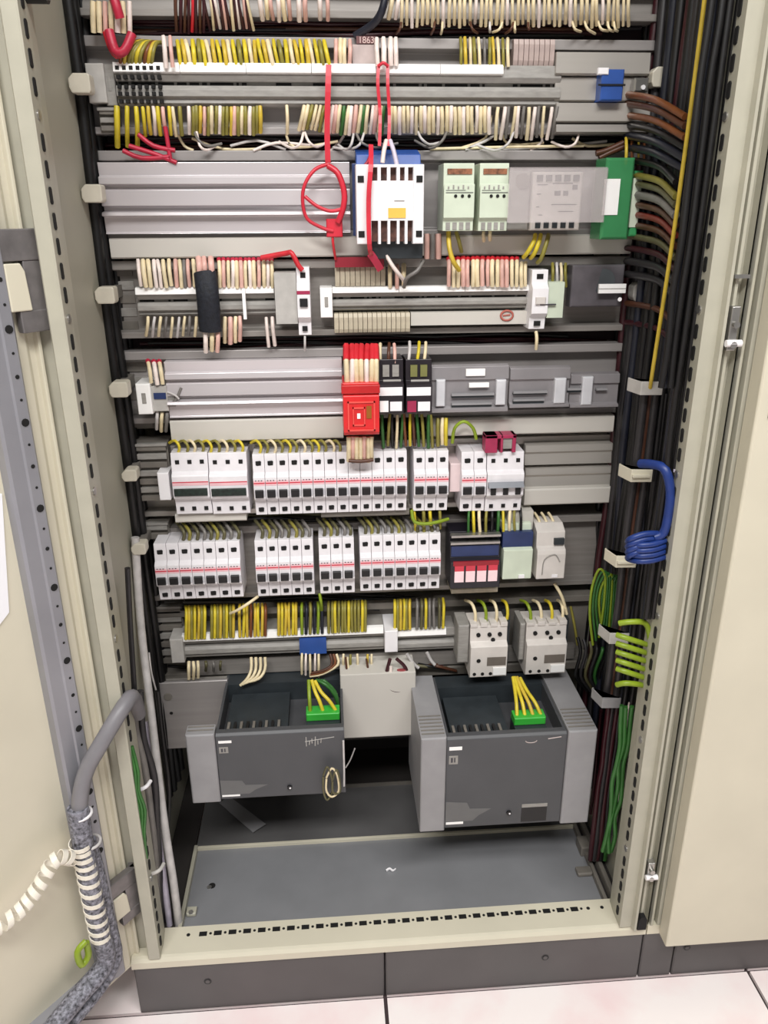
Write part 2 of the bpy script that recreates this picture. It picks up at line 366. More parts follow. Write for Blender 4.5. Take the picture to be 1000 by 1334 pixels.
for (x, y) in ((105, 1060), (117, 1097)):
    c_ = dl(x, y, .024); mb = MB()
    ring = [c_+Vector((DIR*math.cos(a)+NOR*math.sin(a))*.0135) for a in [i*math.pi/8 for i in range(17)]]
    mb.tube(ring, .002, WHITE if y < 1080 else WM['lgrey'], 6, sub=1); o = mb.build('cable_tie')
    tag(o, 'white cable tie clamping the hose to the left door' if y < 1080 else 'pale tie at the top end of the coiled spiral wrap', 'cable tie')

# ------------------------------------------------------------------ trays, ducts and covers
def tray(name, y0, y1, xl, xr, Y, m, label, cat='mounting tray', lip=.012, parentless=True):
    """bent sheet tray between picture heights y0..y1"""
    l, r, b_, t_ = ext(xl, y0, xr, y1, Y); l = max(l, -.381); r = min(r, .382)
    mb = MB(); mb.prof([(Y, t_), (Y+.022, t_), (Y+.022+.038, t_-.002), (Y+.062, b_+.002), (Y+.022, b_), (Y, b_), (Y, b_+lip*.7), (Y+.016, b_+lip*.9), (Y+.018, t_-lip*1.2), (Y, t_-lip)], l, r, m)
    o = mb.build(name, None, .0008); tag(o, label, cat); return o, l, r, b_, t_
tray('mounting_tray', -30, 24, 101, 858, .285, ALU2, 'grey steel tray behind the topmost row of wires')
tray('mounting_tray', 49, 175, 102, 850, .28, ALU, 'grey steel tray behind the long terminal strip in the second row')
tray('mounting_tray', 196, 308, 126, 843, .285, ALU, 'grey steel tray carrying the contactor row')
tray('mounting_tray', 337, 436, 145, 815, .285, ALU2, 'grey steel tray behind the pair of terminal strips with the black sleeve')
tray('mounting_tray', 453, 545, 160, 806, .285, ALU, 'grey steel tray carrying the red relay row')
tray('mounting_tray', 574, 664, 176, 797, .30, SILV, 'silver tray behind the upper row of circuit breakers')
tray('mounting_tray', 680, 772, 185, 786, .30, ALU2, 'grey tray behind the lower row of circuit breakers')
tray('mounting_tray', 786, 872, 203, 775, .30, LIDD, 'dark grey tray behind the lowest terminal strip')
# ridged covers
def ridged(y0, y1, xl, xr, Y, ridges, m, label):
    l, r, b_, t_ = ext(xl, y0, xr, y1, Y); h = t_-b_
    pts = [(Y+.03, t_), (Y+.004, t_)]
    for (f, dy) in ridges: pts.append((Y+dy, t_-h*f))
    pts += [(Y+.004, b_), (Y+.03, b_)]
    mb = MB(); mb.prof(pts, l, r, m); o = mb.build('ridged_cover', None, .0006); tag(o, label, 'cover'); return o
RG = [(.18, .006), (.2, .0), (.30, -.001), (.32, .008), (.36, .008), (.38, .002), (.60, .001), (.62, .010), (.67, .010), (.69, -.004), (.74, -.006), (.76, .004), (.97, .006)]
ridged(211, 304, 131, 456, .265, RG, GLOSS, 'long glossy ridged cover left of the white contactor')
ridged(470, 543, 216, 446, .265, RG, GLOSS, 'glossy grey ridged cover left of the red relay box')
def lid(x0, x1, y0, y1, Y, m, label, d=.05):
    l, r, b_, t_ = ext(x0, y0, x1, y1, Y)
    mb = MB(); mb.prof([(Y+d, t_), (Y+.002, t_), (Y, t_-.002), (Y, b_+.002), (Y+.002, b_), (Y+d, b_)], l, r, m); o = mb.build('duct_lid', None); tag(o, label, 'duct lid'); return o
lid(143, 822, 307.5, 334, .275, LID, 'long pale grey duct lid running under the whole contactor row')
lid(222, 447, 546, 574, .27, LID, 'cream duct lid left of the wires under the red relay box')
lid(560, 799, 544, 566, .272, LID, 'beige duct lid at the right under the hinged clear covers')
lid(683, 806, 636, 657, .272, LID, 'short pale lid right of the upper breaker row')
lid(228, 321, 669, 680, .262, LID, 'short white lid right below the first six breakers')
lid(418, 533, 664, 673, .262, LIDD, 'narrow grey strip below the long breaker block')
lid(206, 775, 873, 884, .29, LIDD, 'dull grey strip above the two dark drive units')
lid(588, 648, 766, 773, .255, TERMB, 'thin cream strip below the black fused terminal block')
# silver covers right of the second row
l, r, b_, t_ = ext(724, 67, 849, 98, .262)
for i, (ya, yb, m_, lab) in enumerate(((67, 98, SILV, 'upper silver cover plate right of the long terminal strip'), (99, 132, SILV, 'middle silver cover plate behind the blue terminal block'), (133, 160, SILV, 'lower silver cover plate right of the long terminal strip'), (161, 174, ALU2, 'narrow grey edge strip under the silver cover plates'))):
    l, r, b_, t_ = ext(724, ya, 846, yb, .262)
    mb = MB(); y_ = .262+(.006 if i == 1 else 0)
    mb.prof([(y_+.015, t_), (y_, t_-.001), (y_-.002, b_+.002), (y_+.004, b_), (y_+.015, b_)], l, r, m_); tag(mb.build('cover_plate'), lab, 'cover plate')
# silver covers right of the breaker rows
for (x0, x1, ya, yb, lab) in ((684, 797, 578, 606, 'upper'), (684, 797, 608, 635, 'middle')):
    l, r, b_, t_ = ext(x0, ya, x1, yb, .285)
    mb = MB(); mb.prof([(.298, t_), (.286, t_-.002), (.284, t_-.012), (.288, t_-.016), (.285, b_+.002), (.298, b_)], l, r, SILV); tag(mb.build('cover_plate'), lab+' silver cover plate right of the upper breaker row', 'cover plate')
# vertical slotted duct ends at the left
def slotted(x0, y0, x1, y1, Y, label, teeth=6, d=.05):
    l, r, b_, t_ = ext(x0, y0, x1, y1, Y); mb = MB()
    mb.box(l, r, Y+.006, Y+d, b_, t_, LIDD); h = (t_-b_)/teeth
    for i in range(teeth): mb.box(l+.002, r-.002, Y, Y+.008, b_+h*i+h*.15, b_+h*i+h*.8, TERM if i % 2 else LIDD)
    mb.box(l, r, Y-.002, Y+.008, t_-.004, t_, TERM)
    tag(mb.build('cable_duct', None, .0006), label, 'cable duct')
slotted(175, 578, 221, 654, .275, 'grey slotted duct end left of the upper breaker row', 7)
slotted(186, 681, 220, 704, .29, 'short grey duct end above the lower breaker row', 2)
slotted(201, 790, 240, 866, .30, 'grey slotted duct end left of the lowest terminal strip', 7)
slotted(148, 345, 178, 432, .30, 'grey slotted duct end left of the strip with the black sleeve', 5)
slotted(164, 468, 196, 560, .30, 'grey slotted duct end beside the small terminals of the red relay row', 5)
slotted(128, 140, 152, 172, .27, 'grey duct end under the left end of the long terminal strip', 3)
# gaps between trays : dark channels with bundled cables
gaps = [(24, 49, 104, 850), (176, 197, 125, 845), (436, 454, 158, 812), (664, 698, 215, 600), (772, 795, 205, 600), (866, 876, 210, 600)]
gname = ['under the topmost wires', 'under the long terminal strip', 'above the red relay row', 'between the two breaker rows', 'under the lower breaker row', 'above the dark drive units']
for gi, (y0, y1, xl, xr) in enumerate(gaps):
    l, r, b_, t_ = ext(xl, y0, xr, y1, .31)
    mb = MB(); mb.box(l, r, .335, .35, b_-.01, t_+.01, mat('duct_floor_shade', (44, 26, 30), .7) if gi < 3 else mat('duct_floor_olive', (70, 66, 48), .7)); tag(mb.build('cable_duct'), 'dark open wiring channel '+gname[gi], 'cable duct')  # upper backing sheets carry the depth shade of the gaps in their colour
    nC = 7 if gi < 3 else 4
    for k in range(nC):
        yy = y0+(y1-y0)*(k+.7)/(nC+.4); Y = .31+.010*random.random()
        a = random.uniform(xl+4, xl+60); b2 = random.uniform(xr-140, xr-6)
        cc = random.choice(['black', 'maroon', 'maroon', 'dgrey', 'black', 'brown'] if gi < 3 else ['dkolive', 'black', 'dgrey', 'grey'])
        pts = []
        for j in range(7):
            x = a+(b2-a)*j/6; pts.append(at(x, yy+random.uniform(-3, 3), Y+random.uniform(-.005, .005)))
        wire_obj('bundle_cable', pts, .0028, WM[cc], 'dark cable lying along the open channel '+gname[gi], 'cable', 'dark cables in the channel '+gname[gi], n=6)

# ------------------------------------------------------------------ terminal strips
def strip(x0, x1, ya, yb, Y, label, wx=None, body=TERM, slot=True, wb=.30):
    """ya..yb picture heights of the whole body, label strip on its top"""
    l, r, b_, t_ = ext(x0, ya, x1, yb, Y); h = t_-b_
    e = empty('terminal_strip', ((l+r)/2, Y+.03, b_), label, 'terminal strip')
    mb = MB(); mb.prof([(Y+.05, t_), (Y+.004, t_), (Y+.002, t_-h*.30), (Y+.006, t_-h*.42), (Y+.012, t_-h*.43), (Y+.012, t_-h*.50), (Y+.004, t_-h*.52), (Y+.001, t_-h*.62), (Y+.001, t_-h*.78), (Y+.007, t_-h*.82), (Y+.006, t_-h*.93), (Y+.010, b_), (Y+.05, b_)], l, r, body)
    mb.build('housing', e, .0005)
    wl, wr = (at(wx[0], (ya+yb)/2, Y).x, at(wx[1], (ya+yb)/2, Y).x) if wx else (l, r)
    n = max(1, int((wr-wl)/.075)); 
    for i in range(n):
        mb = MB(); a = wl+(wr-wl)*i/n; c = wl+(wr-wl)*(i+1)/n-.0008
        mb.prof([(Y+.006, t_+.001), (Y-.001, t_), (Y-.003, t_-h*.22), (Y+.003, t_-h*.25)], a, c, LABEL); mb.build('label_strip', e)
    if slot:
        mb = MB(); x = l+.002
        while x < r-.004:
            w = random.choice([.003, .006, .012, .02, .03]); w = min(w, r-x-.002)
            if random.random() < .8: mb.box(x, x+w, Y+.0105, Y+.0125, t_-h*.51, t_-h*.43, HOLE)
            x += w+.004
        mb.build('wire_opening', e)
    return e, l, r, b_, t_
e, l, r, b_, t_ = strip(150, 731, 83, 138, .262, 'very long grey terminal strip with white labels in the second row', wx=(150, 655))
mb = MB()
for i in range(7):
    for q in (.12, .33, .55, .72, .9): mb.box(l+.003+i*.0085, l+.0075+i*.0085, .2585, .266, t_-(t_-b_)*q-.0028, t_-(t_-b_)*q+.0016, HOLE)
mb.build('test_socket', e)
strip(178, 358, 374, 412, .272, 'short terminal strip with the black sleeve across it')
strip(433, 690, 373, 404, .272, 'terminal strip between the two slim white breakers')
strip(238, 500, 822, 855, .272, 'lowest terminal strip on the left with a navy segment', slot=False)
strip(517, 592, 820, 850, .272, 'small terminal strip right of the pale end bracket in the lowest row', slot=False, wx=(517, 581))
# end brackets
def bracket(x0, y0, x1, y1, Y, label, m=None, win=False):
    l, r, b_, t_ = ext(x0, y0, x1, y1, Y); mb = MB(); mb.cbox(l, r, Y, Y+.06, b_, t_, m or TERML, .001)
    if win: mb.box(l+(r-l)*.35, l+(r-l)*.65, Y-.0006, Y+.002, b_+(t_-b_)*.35, b_+(t_-b_)*.7, TERM)
    tag(mb.build('end_bracket', None, .0006), label, 'end bracket')
bracket(113, 82, 137, 134, .262, 'pale end bracket at the left end of the long terminal strip')
bracket(417, 375, 433, 414, .262, 'white end bracket right of the left slim breaker', LABEL, True)
bracket(222, 833, 239, 864, .262, 'pale end bracket at the left of the lowest terminal strip')
bracket(501, 822, 518, 850, .258, 'pale end bracket between the two lowest strips', WHITE)
bracket(206, 616, 221, 652, .25, 'pale end bracket beside the first upper breaker', WHITE)
bracket(586, 604, 600, 641, .262, 'pinkish white blank module between the upper breaker blocks', mat('blank_pinkish', (226, 206, 206), .45))
bracket(136, 83, 150, 138, .268, 'grey end clamp full of sockets at the left of the long strip', TERM, True)
bracket(178, 500, 197, 540, .255, 'pair of white end clamps beside the small terminals', LABEL, True)
# navy terminal segment
mb = MB(); pb(mb, 390, 832, 425, 852, .2695, .275, BLUEP); tag(mb.build('marker_block', None), 'blue marker block over the lowest terminal strip', 'terminal')
# blue terminal block at right of second row
e = empty('terminal_block', at(797, 132, .27), 'blue terminal block on the silver cover plates at the upper right', 'terminal')
mb = MB(); l, r, b_, t_ = pb(mb, 783, 90, 812, 131, .246, .27, BLUEP, .0015); mb.box(l-.004, r+.002, .2445, .247, (b_+t_)/2-.001, (b_+t_)/2+.001, HOLE); mb.build('housing', e)
mb = MB(); pb(mb, 779, 88, 793, 97, .244, .25, WHITE, .0008); mb.build('label_strip', e)
e = empty('end_bracket', at(835, 120, .27), 'small metal clip on the silver plate right of the blue terminal', 'clip')
mb = MB(); l, r, b_, t_ = pb(mb, 826, 101, 845, 120, .250, .262, STEEL, .002); mb.cyl(((l+r)/2+.002, .248, (b_+t_)/2-.003), ((l+r)/2+.002, .252, (b_+t_)/2-.003), .003, WHITE, 8); mb.build('clip_body', e)

# ------------------------------------------------------------------ circuit breakers
W1 = .01785
SEAM = mat('breaker_lower_grey', (206, 203, 200), .42, noise=.04)
def make_mcb():
    root = empty('circuit_breaker', (0, 0, 0), 'x', 'circuit breaker')
    mb = MB(); H = .098; w = W1-.0005
    mb.prof([(.012, 0), (.0095, .020), (.0095, .0235), (.001, .029), (0, .031), (0, .064), (.001, .066), (.007, .070), (.0075, .074), (.010, .098), (.065, .098), (.065, 0)], 0, w, MCBW); mb.build('housing', root, .0006)
    for z in (.0095, .0845):
        s = MB(); y = .0105 if z < .05 else .0085
        s.prof([(w/2-.0042, z-.0028), (w/2-.0026, z-.0038), (w/2+.0036, z-.0034), (w/2+.0042, z+.0022), (w/2+.0026, z+.0036), (w/2-.0042, z+.0030)], y-.0009, y+.003, HOLE, 'y'); s.build('terminal_screw', root)
    t = MB(); t.cbox(w*.12, w*.82, -.0045, .003, .033, .045, BLACK, .0008); tg = t.build('toggle', root); 
    t = MB(); t.box(w*.84, w*.97, -.0012, .001, .0345, .0445, mat('toggle_grey', (196, 196, 200), .4)); t.build('toggle_window', root)
    t = MB(); t.box(.0004, w-.0004, -.0005, .001, .0543, .0564, REDL); t.box(.0004, w-.0004, -.0004, .001, .0562, .0595, PINK); t.box(.0004, w-.0004, -.0004, .001, .0515, .0545, PINK)
    for q in range(3): t.box(w*(.15+.25*q), w*(.28+.25*q), -.0006, .001, .0588, .0600, INK)
    t.build('rating_label', root); return root
proto = make_mcb(); used = False
def mcbs(x0, yT, x1, yT2, n, Y, blk, grp, yb=None):
    """n poles whose top edge runs from (x0,yT) to (x1,yT2)"""
    global used
    a = at(x0, yT, Y+.010); c = at(x1, yT2, Y+.010); z = (a.z+c.z)/2-.098; xa, xc = a.x, c.x; pitch = (xc-xa)/n
    for i in range(n):
        o = proto if not used else copy_tree(proto); used = True
        o.location = (xa+i*pitch, Y, z); o.scale = (pitch/W1, 1, 1)
        o['label'] = 'white one pole circuit breaker, '+ORD[i]+' from left in the '+blk; o['group'] = grp
YM = .243
mcbs(328, 590, 530, 589, 13, YM, 'long upper block of thirteen', 'breakers in the long upper block')
mcbs(538.5, 588, 584.5, 587, 3, YM, 'upper block of three', 'breakers in the upper block of three')
mcbs(601, 589, 634, 588, 2, YM, 'upper right block of five', 'breakers at the right of the upper row')
mcbs(199.5, 709, 312, 704.5, 7, YM, 'lower left block of seven', 'breakers in the lower left block')
mcbs(331, 704, 407.5, 702.4, 5, YM, 'lower block of five', 'breakers in the lower block of five')
mcbs(414.5, 701, 461, 700, 3, YM, 'lower block of three', 'breakers in the lower block of three')
mcbs(468, 698, 574, 695, 7, YM, 'lower right block of seven', 'breakers in the lower right block')
def multi(x0, yT, x1, yT2, n, Y, label, long_win, m=MCBW):
    a = at(x0, yT, Y+.010); c = at(x1, yT2, Y+.010); zt = (a.z+c.z)/2; z = zt-.098; w = c.x-a.x
    e = empty('residual_current_breaker', (a.x, Y, z), label, 'circuit breaker')
    def B(): return MB(Matrix.Translation((a.x, Y, z)))
    mb = B(); mb.prof([(.012, 0), (.0095, .020), (.0095, .0235), (.001, .029), (0, .031), (0, .064), (.001, .066), (.007, .070), (.0075, .074), (.010, .098), (.065, .098), (.065, 0)], 0, w-.0005, m); mb.build('housing', e, .0006)
    for i in range(n):
        for zz in (.0095, .0845):
            mb = B(); xc = w*(i+.5)/n; y = .0105 if zz < .05 else .0085; mb.box(xc-.003, xc+.003, y-.001, y+.003, zz-.003, zz+.003, HOLE); mb.build('terminal_screw', e)
    if long_win:
        mb = B(); mb.cbox(w*.04, w*.94, -.0035, .002, .034, .0455, mat('green_black_switch', (28, 44, 38), .4, noise=.5, scale=200), .0008); mb.build('toggle', e)
        mb = B(); mb.box(.0005, w-.001, -.0005, .001, .0545, .0560, REDL); mb.box(.0005, w-.001, -.0004, .001, .050, .0545, PINK); mb.build('rating_label', e)
    else:
        mb = B(); mb.prof([(-.010, .046), (.002, .042), (.002, .052), (-.004, .054)], 0.001, w-.002, mat('bar_grey', (110, 114, 122), .4)); mb.build('toggle_bar', e)
        for i in range(n): mb = B(); xc = w*(i+.5)/n; mb.box(xc-.004, xc+.004, -.003, .002, .032, .042, BLACK); mb.build('toggle', e)
multi(221.5, 590, 270, 590, 3, YM, 'three pole breaker with a long dark switch at the left end of the upper row', True)
multi(270.5, 590, 321, 590, 3, YM, 'three pole breaker with a long dark switch beside the long upper block', True)
multi(634.5, 589, 683, 588, 3, YM, 'three pole breaker with a grey toggle bar at the right end of the upper row', False)
# slim breakers in the fourth row
def slim(x0, x1, y0, y1, Y, label, side):
    l, r, b_, t_ = ext(x0, y0, x1, y1, Y); h = t_-b_; w = r-l
    e = empty('circuit_breaker', ((l+r)/2, Y+.02, b_), label, 'circuit breaker')
    mb = MB(); mb.prof([(Y+.012, b_), (Y+.010, b_+h*.20), (Y, b_+h*.28), (Y, b_+h*.70), (Y+.009, b_+h*.78), (Y+.010, t_), (Y+.06, t_), (Y+.06, b_)], l, r, WHITE); mb.build('housing', e, .0006)
    for q in (.1, .89):
        mb = MB(); mb.box(l+w*.3, r-w*.3, Y+.0085, Y+.012, b_+h*q-.0035, b_+h*q+.0035, HOLE); mb.build('terminal_screw', e)
    mb = MB(); mb.cbox(l+w*.2, r-w*.2, Y-.004, Y+.002, b_+h*.44, b_+h*.56, BLACK if side < 0 else BEIGEP, .0008); mb.build('toggle', e)
    mb = MB()
    if side < 0: mb.box(l-w*1.7, l-.0005, Y+.006, Y+.055, b_+h*.18, b_+h*.93, TERML); mb.box(l, r, Y-.0006, Y+.001, b_+h*.62, b_+h*.67, MAG)
    else: mb.box(r+.0005, r+w*1.0, Y+.004, Y+.055, b_+h*.2, b_+h*.80, PGREEN); mb.box(l+w*.5, r+w*.5, Y-.0004, Y+.006, b_+h*.42, b_+h*.44, INK)
    mb.build('auxiliary_contact', e)
slim(387, 404, 349, 438, .245, 'slim white breaker with black toggle between the two short strips', -1)
slim(693, 714, 352, 430, .245, 'slim white breaker at the right end of the fourth row', 1)

# ------------------------------------------------------------------ big contactor
YC = .212
e = empty('contactor', at(508, 318, YC+.06), 'big white contactor with amber label and blue back under the red straps', 'contactor')
l, r, b_, t_ = ext(464, 214, 552, 318, YC); w = r-l; h = t_-b_
mb = MB(); mb.box(l+w*.22, r-w*.16, YC+.0005, YC+.03, b_+h*.30, t_-h*.20, WHITE)
mb.cbox(l, l+w*.22, YC, YC+.03, b_, t_, WHITE, .001); mb.cbox(r-w*.16, r, YC, YC+.03, b_, t_, WHITE, .001)
for q in (.34, .48, .62, .74):
    mb.box(l+w*q-.0022, l+w*q+.0022, YC+.0005, YC+.02, t_-h*.20, t_-h*.035, WHITE); mb.box(l+w*q-.0018, l+w*q+.0018, YC+.0005, YC+.02, b_, b_+h*.30, WHITE)
mb.box(l+w*.22, r-w*.16, YC+.001, YC+.02, t_-h*.035, t_, WHITE); mb.build('front_housing', e, .0005)
mb = MB(); mb.box(l+.004, r-.004, YC+.012, YC+.03, b_+.003, t_-.003, mat('contact_brown', (96, 62, 52), .6, noise=.4, scale=120)); mb.build('terminal_cavity', e)
mb = MB()
for (qx, qz) in ((.07, .82), (.93, .82), (.07, .13), (.93, .13)): mb.box(l+w*qx-.004, l+w*qx+.004, YC-.001, YC+.004, b_+h*qz-.004, b_+h*qz+.004, HOLE)
mb.build('mounting_hole', e)
mb = MB(); mb.box(l+w*.47, l+w*.73, YC-.0008, YC+.001, b_+h*.335, b_+h*.46, ORANGE); mb.build('rating_label', e)
mb = MB(); mb.box(l+w*.56, l+w*.71, YC-.0006, YC+.001, b_+h*.55, b_+h*.556, TERM); mb.build('printed_mark', e)
mb = MB(); mb.prof([(l-.004, YC+.03), (l+.002, YC+.075), (r-.002, YC+.075), (r+.002, YC+.03)], b_+h*.1, t_+.003, NAVY, 'z'); mb.prof([(YC+.028, t_-.002), (YC+.035, t_+.014), (YC+.07, t_+.022), (YC+.07, t_-.002)], l+.002, r-.001, BLUEP); mb.build('rear_housing', e, .001)
mb = MB(); mb.cbox(l+w*.22, r+.002, YC+.022, YC+.06, b_-.02, b_+.004, DKG2, .001); mb.build('lower_terminal', e)
# two small relays
for (x0, x1, lab) in ((578, 618, 'pale green auxiliary relay just right of the white contactor'), (625, 663, 'second pale green relay, beside the clear covered device')):
    YY = .225; l, r, b_, t_ = ext(x0, 212, x1, 301, YY); w = r-l; h = t_-b_
    e = empty('auxiliary_relay', ((l+r)/2, YY+.03, b_), lab, 'relay')
    mb = MB(); mb.prof([(YY+.006, b_), (YY+.006, b_+h*.15), (YY, b_+h*.2), (YY, t_-h*.30), (YY+.006, t_-h*.36), (YY+.008, t_), (YY+.06, t_), (YY+.06, b_)], l, r, PGREEN); mb.build('housing', e, .0008)
    mb = MB(); mb.box(l+w*.12, r-w*.08, YY+.0055, YY+.01, t_-h*.16, t_-h*.08, mat('copper_brown', (150, 98, 70), .5, noise=.4, scale=150)); mb.build('terminal_screw', e)
    mb = MB()
    for q in range(4): mb.box(l+w*(.1+.22*q), l+w*(.24+.22*q), YY+.005, YY+.009, b_+h*.02, b_+h*.13, TERM)
    mb.build('terminal_screw', e)
    mb = MB()
    for q in (.38, .6, .82): mb.cyl((l+w*q, YY-.001, b_+h*.52), (l+w*q, YY+.002, b_+h*.52), .0022, HOLE, 8)
    mb.box(l+w*.06, r-w*.05, YY-.0005, YY+.001, b_+h*.565, b_+h*.575, INK); mb.box(l+w*.06, r-w*.3, YY-.0005, YY+.001, b_+h*.60, b_+h*.607, INK)
    for q in range(5): 
        x = l+w*(.12+.16*q); mb.box(x, x+.002, YY-.0005, YY+.001, b_+h*.62, b_+h*(.66+.02*(q % 2)), TERM)
    mb.build('indicator', e)
# clear covered device
YY = .222
e = empty('safety_relay', at(717, 300, YY+.05), 'wide pale relay behind a milky clear cover right of the small relays', 'relay')
mb = MB(); l, r, b_, t_ = pb(mb, 692, 224, 757, 300, YY+.008, YY+.06, BEIGEP, .0015); w = r-l; h = t_-b_; mb.build('housing', e, .0006)
mb = MB()
for q in range(5): mb.box(l+w*(.08+.18*q), l+w*(.2+.18*q), YY+.006, YY+.010, t_-h*.16, t_-h*.05, DKG2)
mb.build('terminal_row', e); mb = MB()
for q in range(5): mb.box(l+w*(.1+.17*q), l+w*(.2+.17*q), YY+.006, YY+.010, b_+h*.04, b_+h*.15, DKG2)
mb.build('terminal_row', e)
mb = MB()
for (qx, qz, ww) in ((.1, .62, .08), (.45, .6, .12), (.62, .6, .1), (.8, .7, .1), (.1, .4, .06), (.4, .44, .5), (.55, .32, .3), (.15, .26, .08), (.1, .78, .2), (.4, .80, .4)): mb.box(l+w*qx, l+w*(qx+ww), YY+.0072, YY+.009, b_+h*qz, b_+h*qz+(.006 if ww < .13 and qx > .4 else .0012), INK)
mb.build('printed_mark', e)
mb = MB(); pb(mb, 662, 219, 788, 290, YY-.004, YY-.0025, CLEARW); l, r, b_, t_ = ext(662, 219, 788, 290, YY-.004); mb.box(l, r, YY-.004, YY+.05, t_, t_+.0012, CLEARW); mb.box(r, r+.0012, YY-.004, YY+.05, b_, t_, CLEARW); cv = mb.build('clear_cover', e); cv['label'] = 'milky transparent flap'
mb = MB(); pb(mb, 655, 222, 690, 300, YY+.014, YY+.055, TERM, .002); mb.cyl(at(680, 236, YY+.012), at(680, 236, YY+.02), .010, LIDD, 16); o = mb.build('relay_socket', None, .0006); tag(o, 'grey socket between the pale green relay and the clear covered device', 'socket')
# green box
e = empty('green_module', at(808, 310, .26), 'translucent green box with white label at the right end of the contactor row', 'module')
mb = MB(); l, r, b_, t_ = pb(mb, 786, 205, 823, 312, .225, .27, GREENC, .003); mb.build('housing', e, .001)
mb = MB(); pb(mb, 823, 222, 834, 308, .235, .27, GREENP, .002); mb.build('side_housing', e, .0008)
mb = MB(); pb(mb, 786, 233, 806, 280, .2235, .2255, LABEL); mb.build('label', e); mb = MB(); pb(mb, 822, 232, 833, 296, .2335, .2365, PGREEN); mb.build('label', e)
# row 4 right: dark translucent covers and white label
mb = MB(); pb(mb, 744, 345, 812, 400, .262, .285, mat('smoky_cover', (92, 88, 92), .25, noise=.2, scale=25), .002); mb.cyl(at(785, 366, .2600), at(785, 366, .266), .017, DKG2, 20); tag(mb.build('smoky_cover', None, .0008), 'smoky grey cover plate at the right end of the fourth row', 'cover')
e = empty('marker_tag', at(797, 380, .25), 'white tag clipped in front of the smoky grey cover', 'tag')
mb = MB(); l, r, b_, t_ = pb(mb, 780, 370, 815, 382, .250, .254, LABEL); mb.box(l, r, .2494, .251, (b_+t_)/2-.0004, (b_+t_)/2+.0004, TERM); mb.build('tag_plate', e)
mb = MB(); mb.box(l+.01, l+.02, .254, .266, b_+.002, t_-.002, TERM); mb.cyl(at(807, 390, .252), at(807, 390, .264), .003, WHITE, 8); mb.build('tag_clip', e)
# beige terminals of the second strip, fourth row
def blocks(x0, x1, ya, yb, Y, n, m, lab, grp, name='terminal_block'):
    l, r, b_, t_ = ext(x0, ya, x1, yb, Y); p_ = (r-l)/n; base = None
    for i in range(n):
        if base is None:
            mb = MB(); mb.prof([(0, 0), (-.002, (t_-b_)*.2), (-.002, (t_-b_)*.8), (0, t_-b_), (.04, t_-b_), (.04, 0)], .0003, p_-.0003, m); o = mb.build(name, None, .0004); base = o
        else: o = base.copy(); COL.objects.link(o)
        o.location = (l+i*p_, Y, b_)
        tag(o, (ORD[i]+' from left of the '+lab) if n <= 16 else lab, 'terminal', grp)
blocks(435, 534, 408, 433, .268, 16, TERMB, 'small beige terminals hanging under the second short strip', 'beige terminals under the strip')
blocks(436, 502, 347, 373, .274, 10, TERMB, 'beige terminals above the second short strip', 'beige terminals above the strip')
blocks(668, 722, 51, 86, .270, 8, mat('terminal_pinkish', (176, 158, 152), .5, noise=.12, scale=80), 'pinkish grey terminals above the right end of the long strip', 'pinkish terminals')
mb = MB(); pb(mb, 459, 58, 490, 83, .270, .30, mat('carrier_pink_grey', (186, 170, 166), .5, noise=.1, scale=60)); pb(mb, 464, 47, 489, 57, .269, .272, mat('marker_maroon', (104, 66, 66), .5)); tagc = mb.build('marker_carrier'); tag(tagc, 'pinkish grey marker carrier with small printed digits above the long strip', 'marker')
tx = bpy.data.curves.new('printed_digits', 'FONT'); tx.body = '1863'; tx.size = .0105; tx.extrude = .0003; tx.align_x = 'CENTER'; tx.align_y = 'CENTER'
to = bpy.data.objects.new('printed_digits', tx); COL.objects.link(to); p = at(477, 52.5, .2685); to.location = p; to.rotation_euler = (math.pi/2, 0, 0); tx.materials.append(mat('print_pale', (214, 186, 180), .6))
bpy.context.view_layer.update(); tme = bpy.data.meshes.new_from_object(to); mw = Matrix.Translation(p) @ Matrix.Rotation(math.pi/2, 4, 'X'); bpy.data.objects.remove(to); tme.transform(mw); tme.materials.clear(); tme.materials.append(MATS['print_pale']); to = bpy.data.objects.new('printed_digits', tme); COL.objects.link(to); to.parent = tagc
# sticker on duct under second strip
l, r, b_, t_ = ext(535, 406, 693, 423, .272); mb = MB(); mb.box(l, r, .272, .29, b_, t_, LID); tag(mb.build('duct_lid'), 'short beige lid under the right half of the second short strip', 'duct lid')
p = at(660, 411, .271); mb = MB(); ring = [p+Vector((math.cos(a)*.009, 0, math.sin(a)*.007)) for a in [i*math.pi/7 for i in range(15)]]; mb.tube(ring, .0016, mat('sticker_brick', (178, 96, 84), .6), 5, sub=1); mb.tube([p+Vector((-.006, 0, 0)), p+Vector((.005, 0, .001))], .0012, MATS['sticker_brick'], 5); tag(mb.build('round_sticker'), 'small round brick red sticker on the beige lid', 'sticker')

# ------------------------------------------------------------------ row five : small terminals, red relay, black relays, clear flaps
e = empty('terminal_block', at(222, 535, .27), 'small grey and white terminal cluster with a dark window left of the glossy cover', 'terminal')
mb = MB(); pb(mb, 198, 503, 218, 536, .262, .30, TERML, .001); pb(mb, 218, 508, 228, 530, .268, .30, TERM, .001); mb.build('housing', e)
mb = MB(); pb(mb, 200, 512, 216, 520, .2605, .265, NAVY); mb.build('window', e)
mb = MB(); mb.tube([at(216, 528, .266), at(228, 522, .264), at(236, 505, .266)], .002, WM['grey'], 6); mb.tube([at(216, 510, .266), at(228, 515, .262), at(233, 520, .262)], .0015, WM['lgrey'], 6); mb.build('lever', e)
YR = .205
e = empty('red_relay', at(471, 568, YR+.04), 'bright red plug-in relay box with red sleeved wires above the breakers', 'relay')
l, r, b_, t_ = ext(447, 500, 494, 568, YR); w = r-l; h = t_-b_
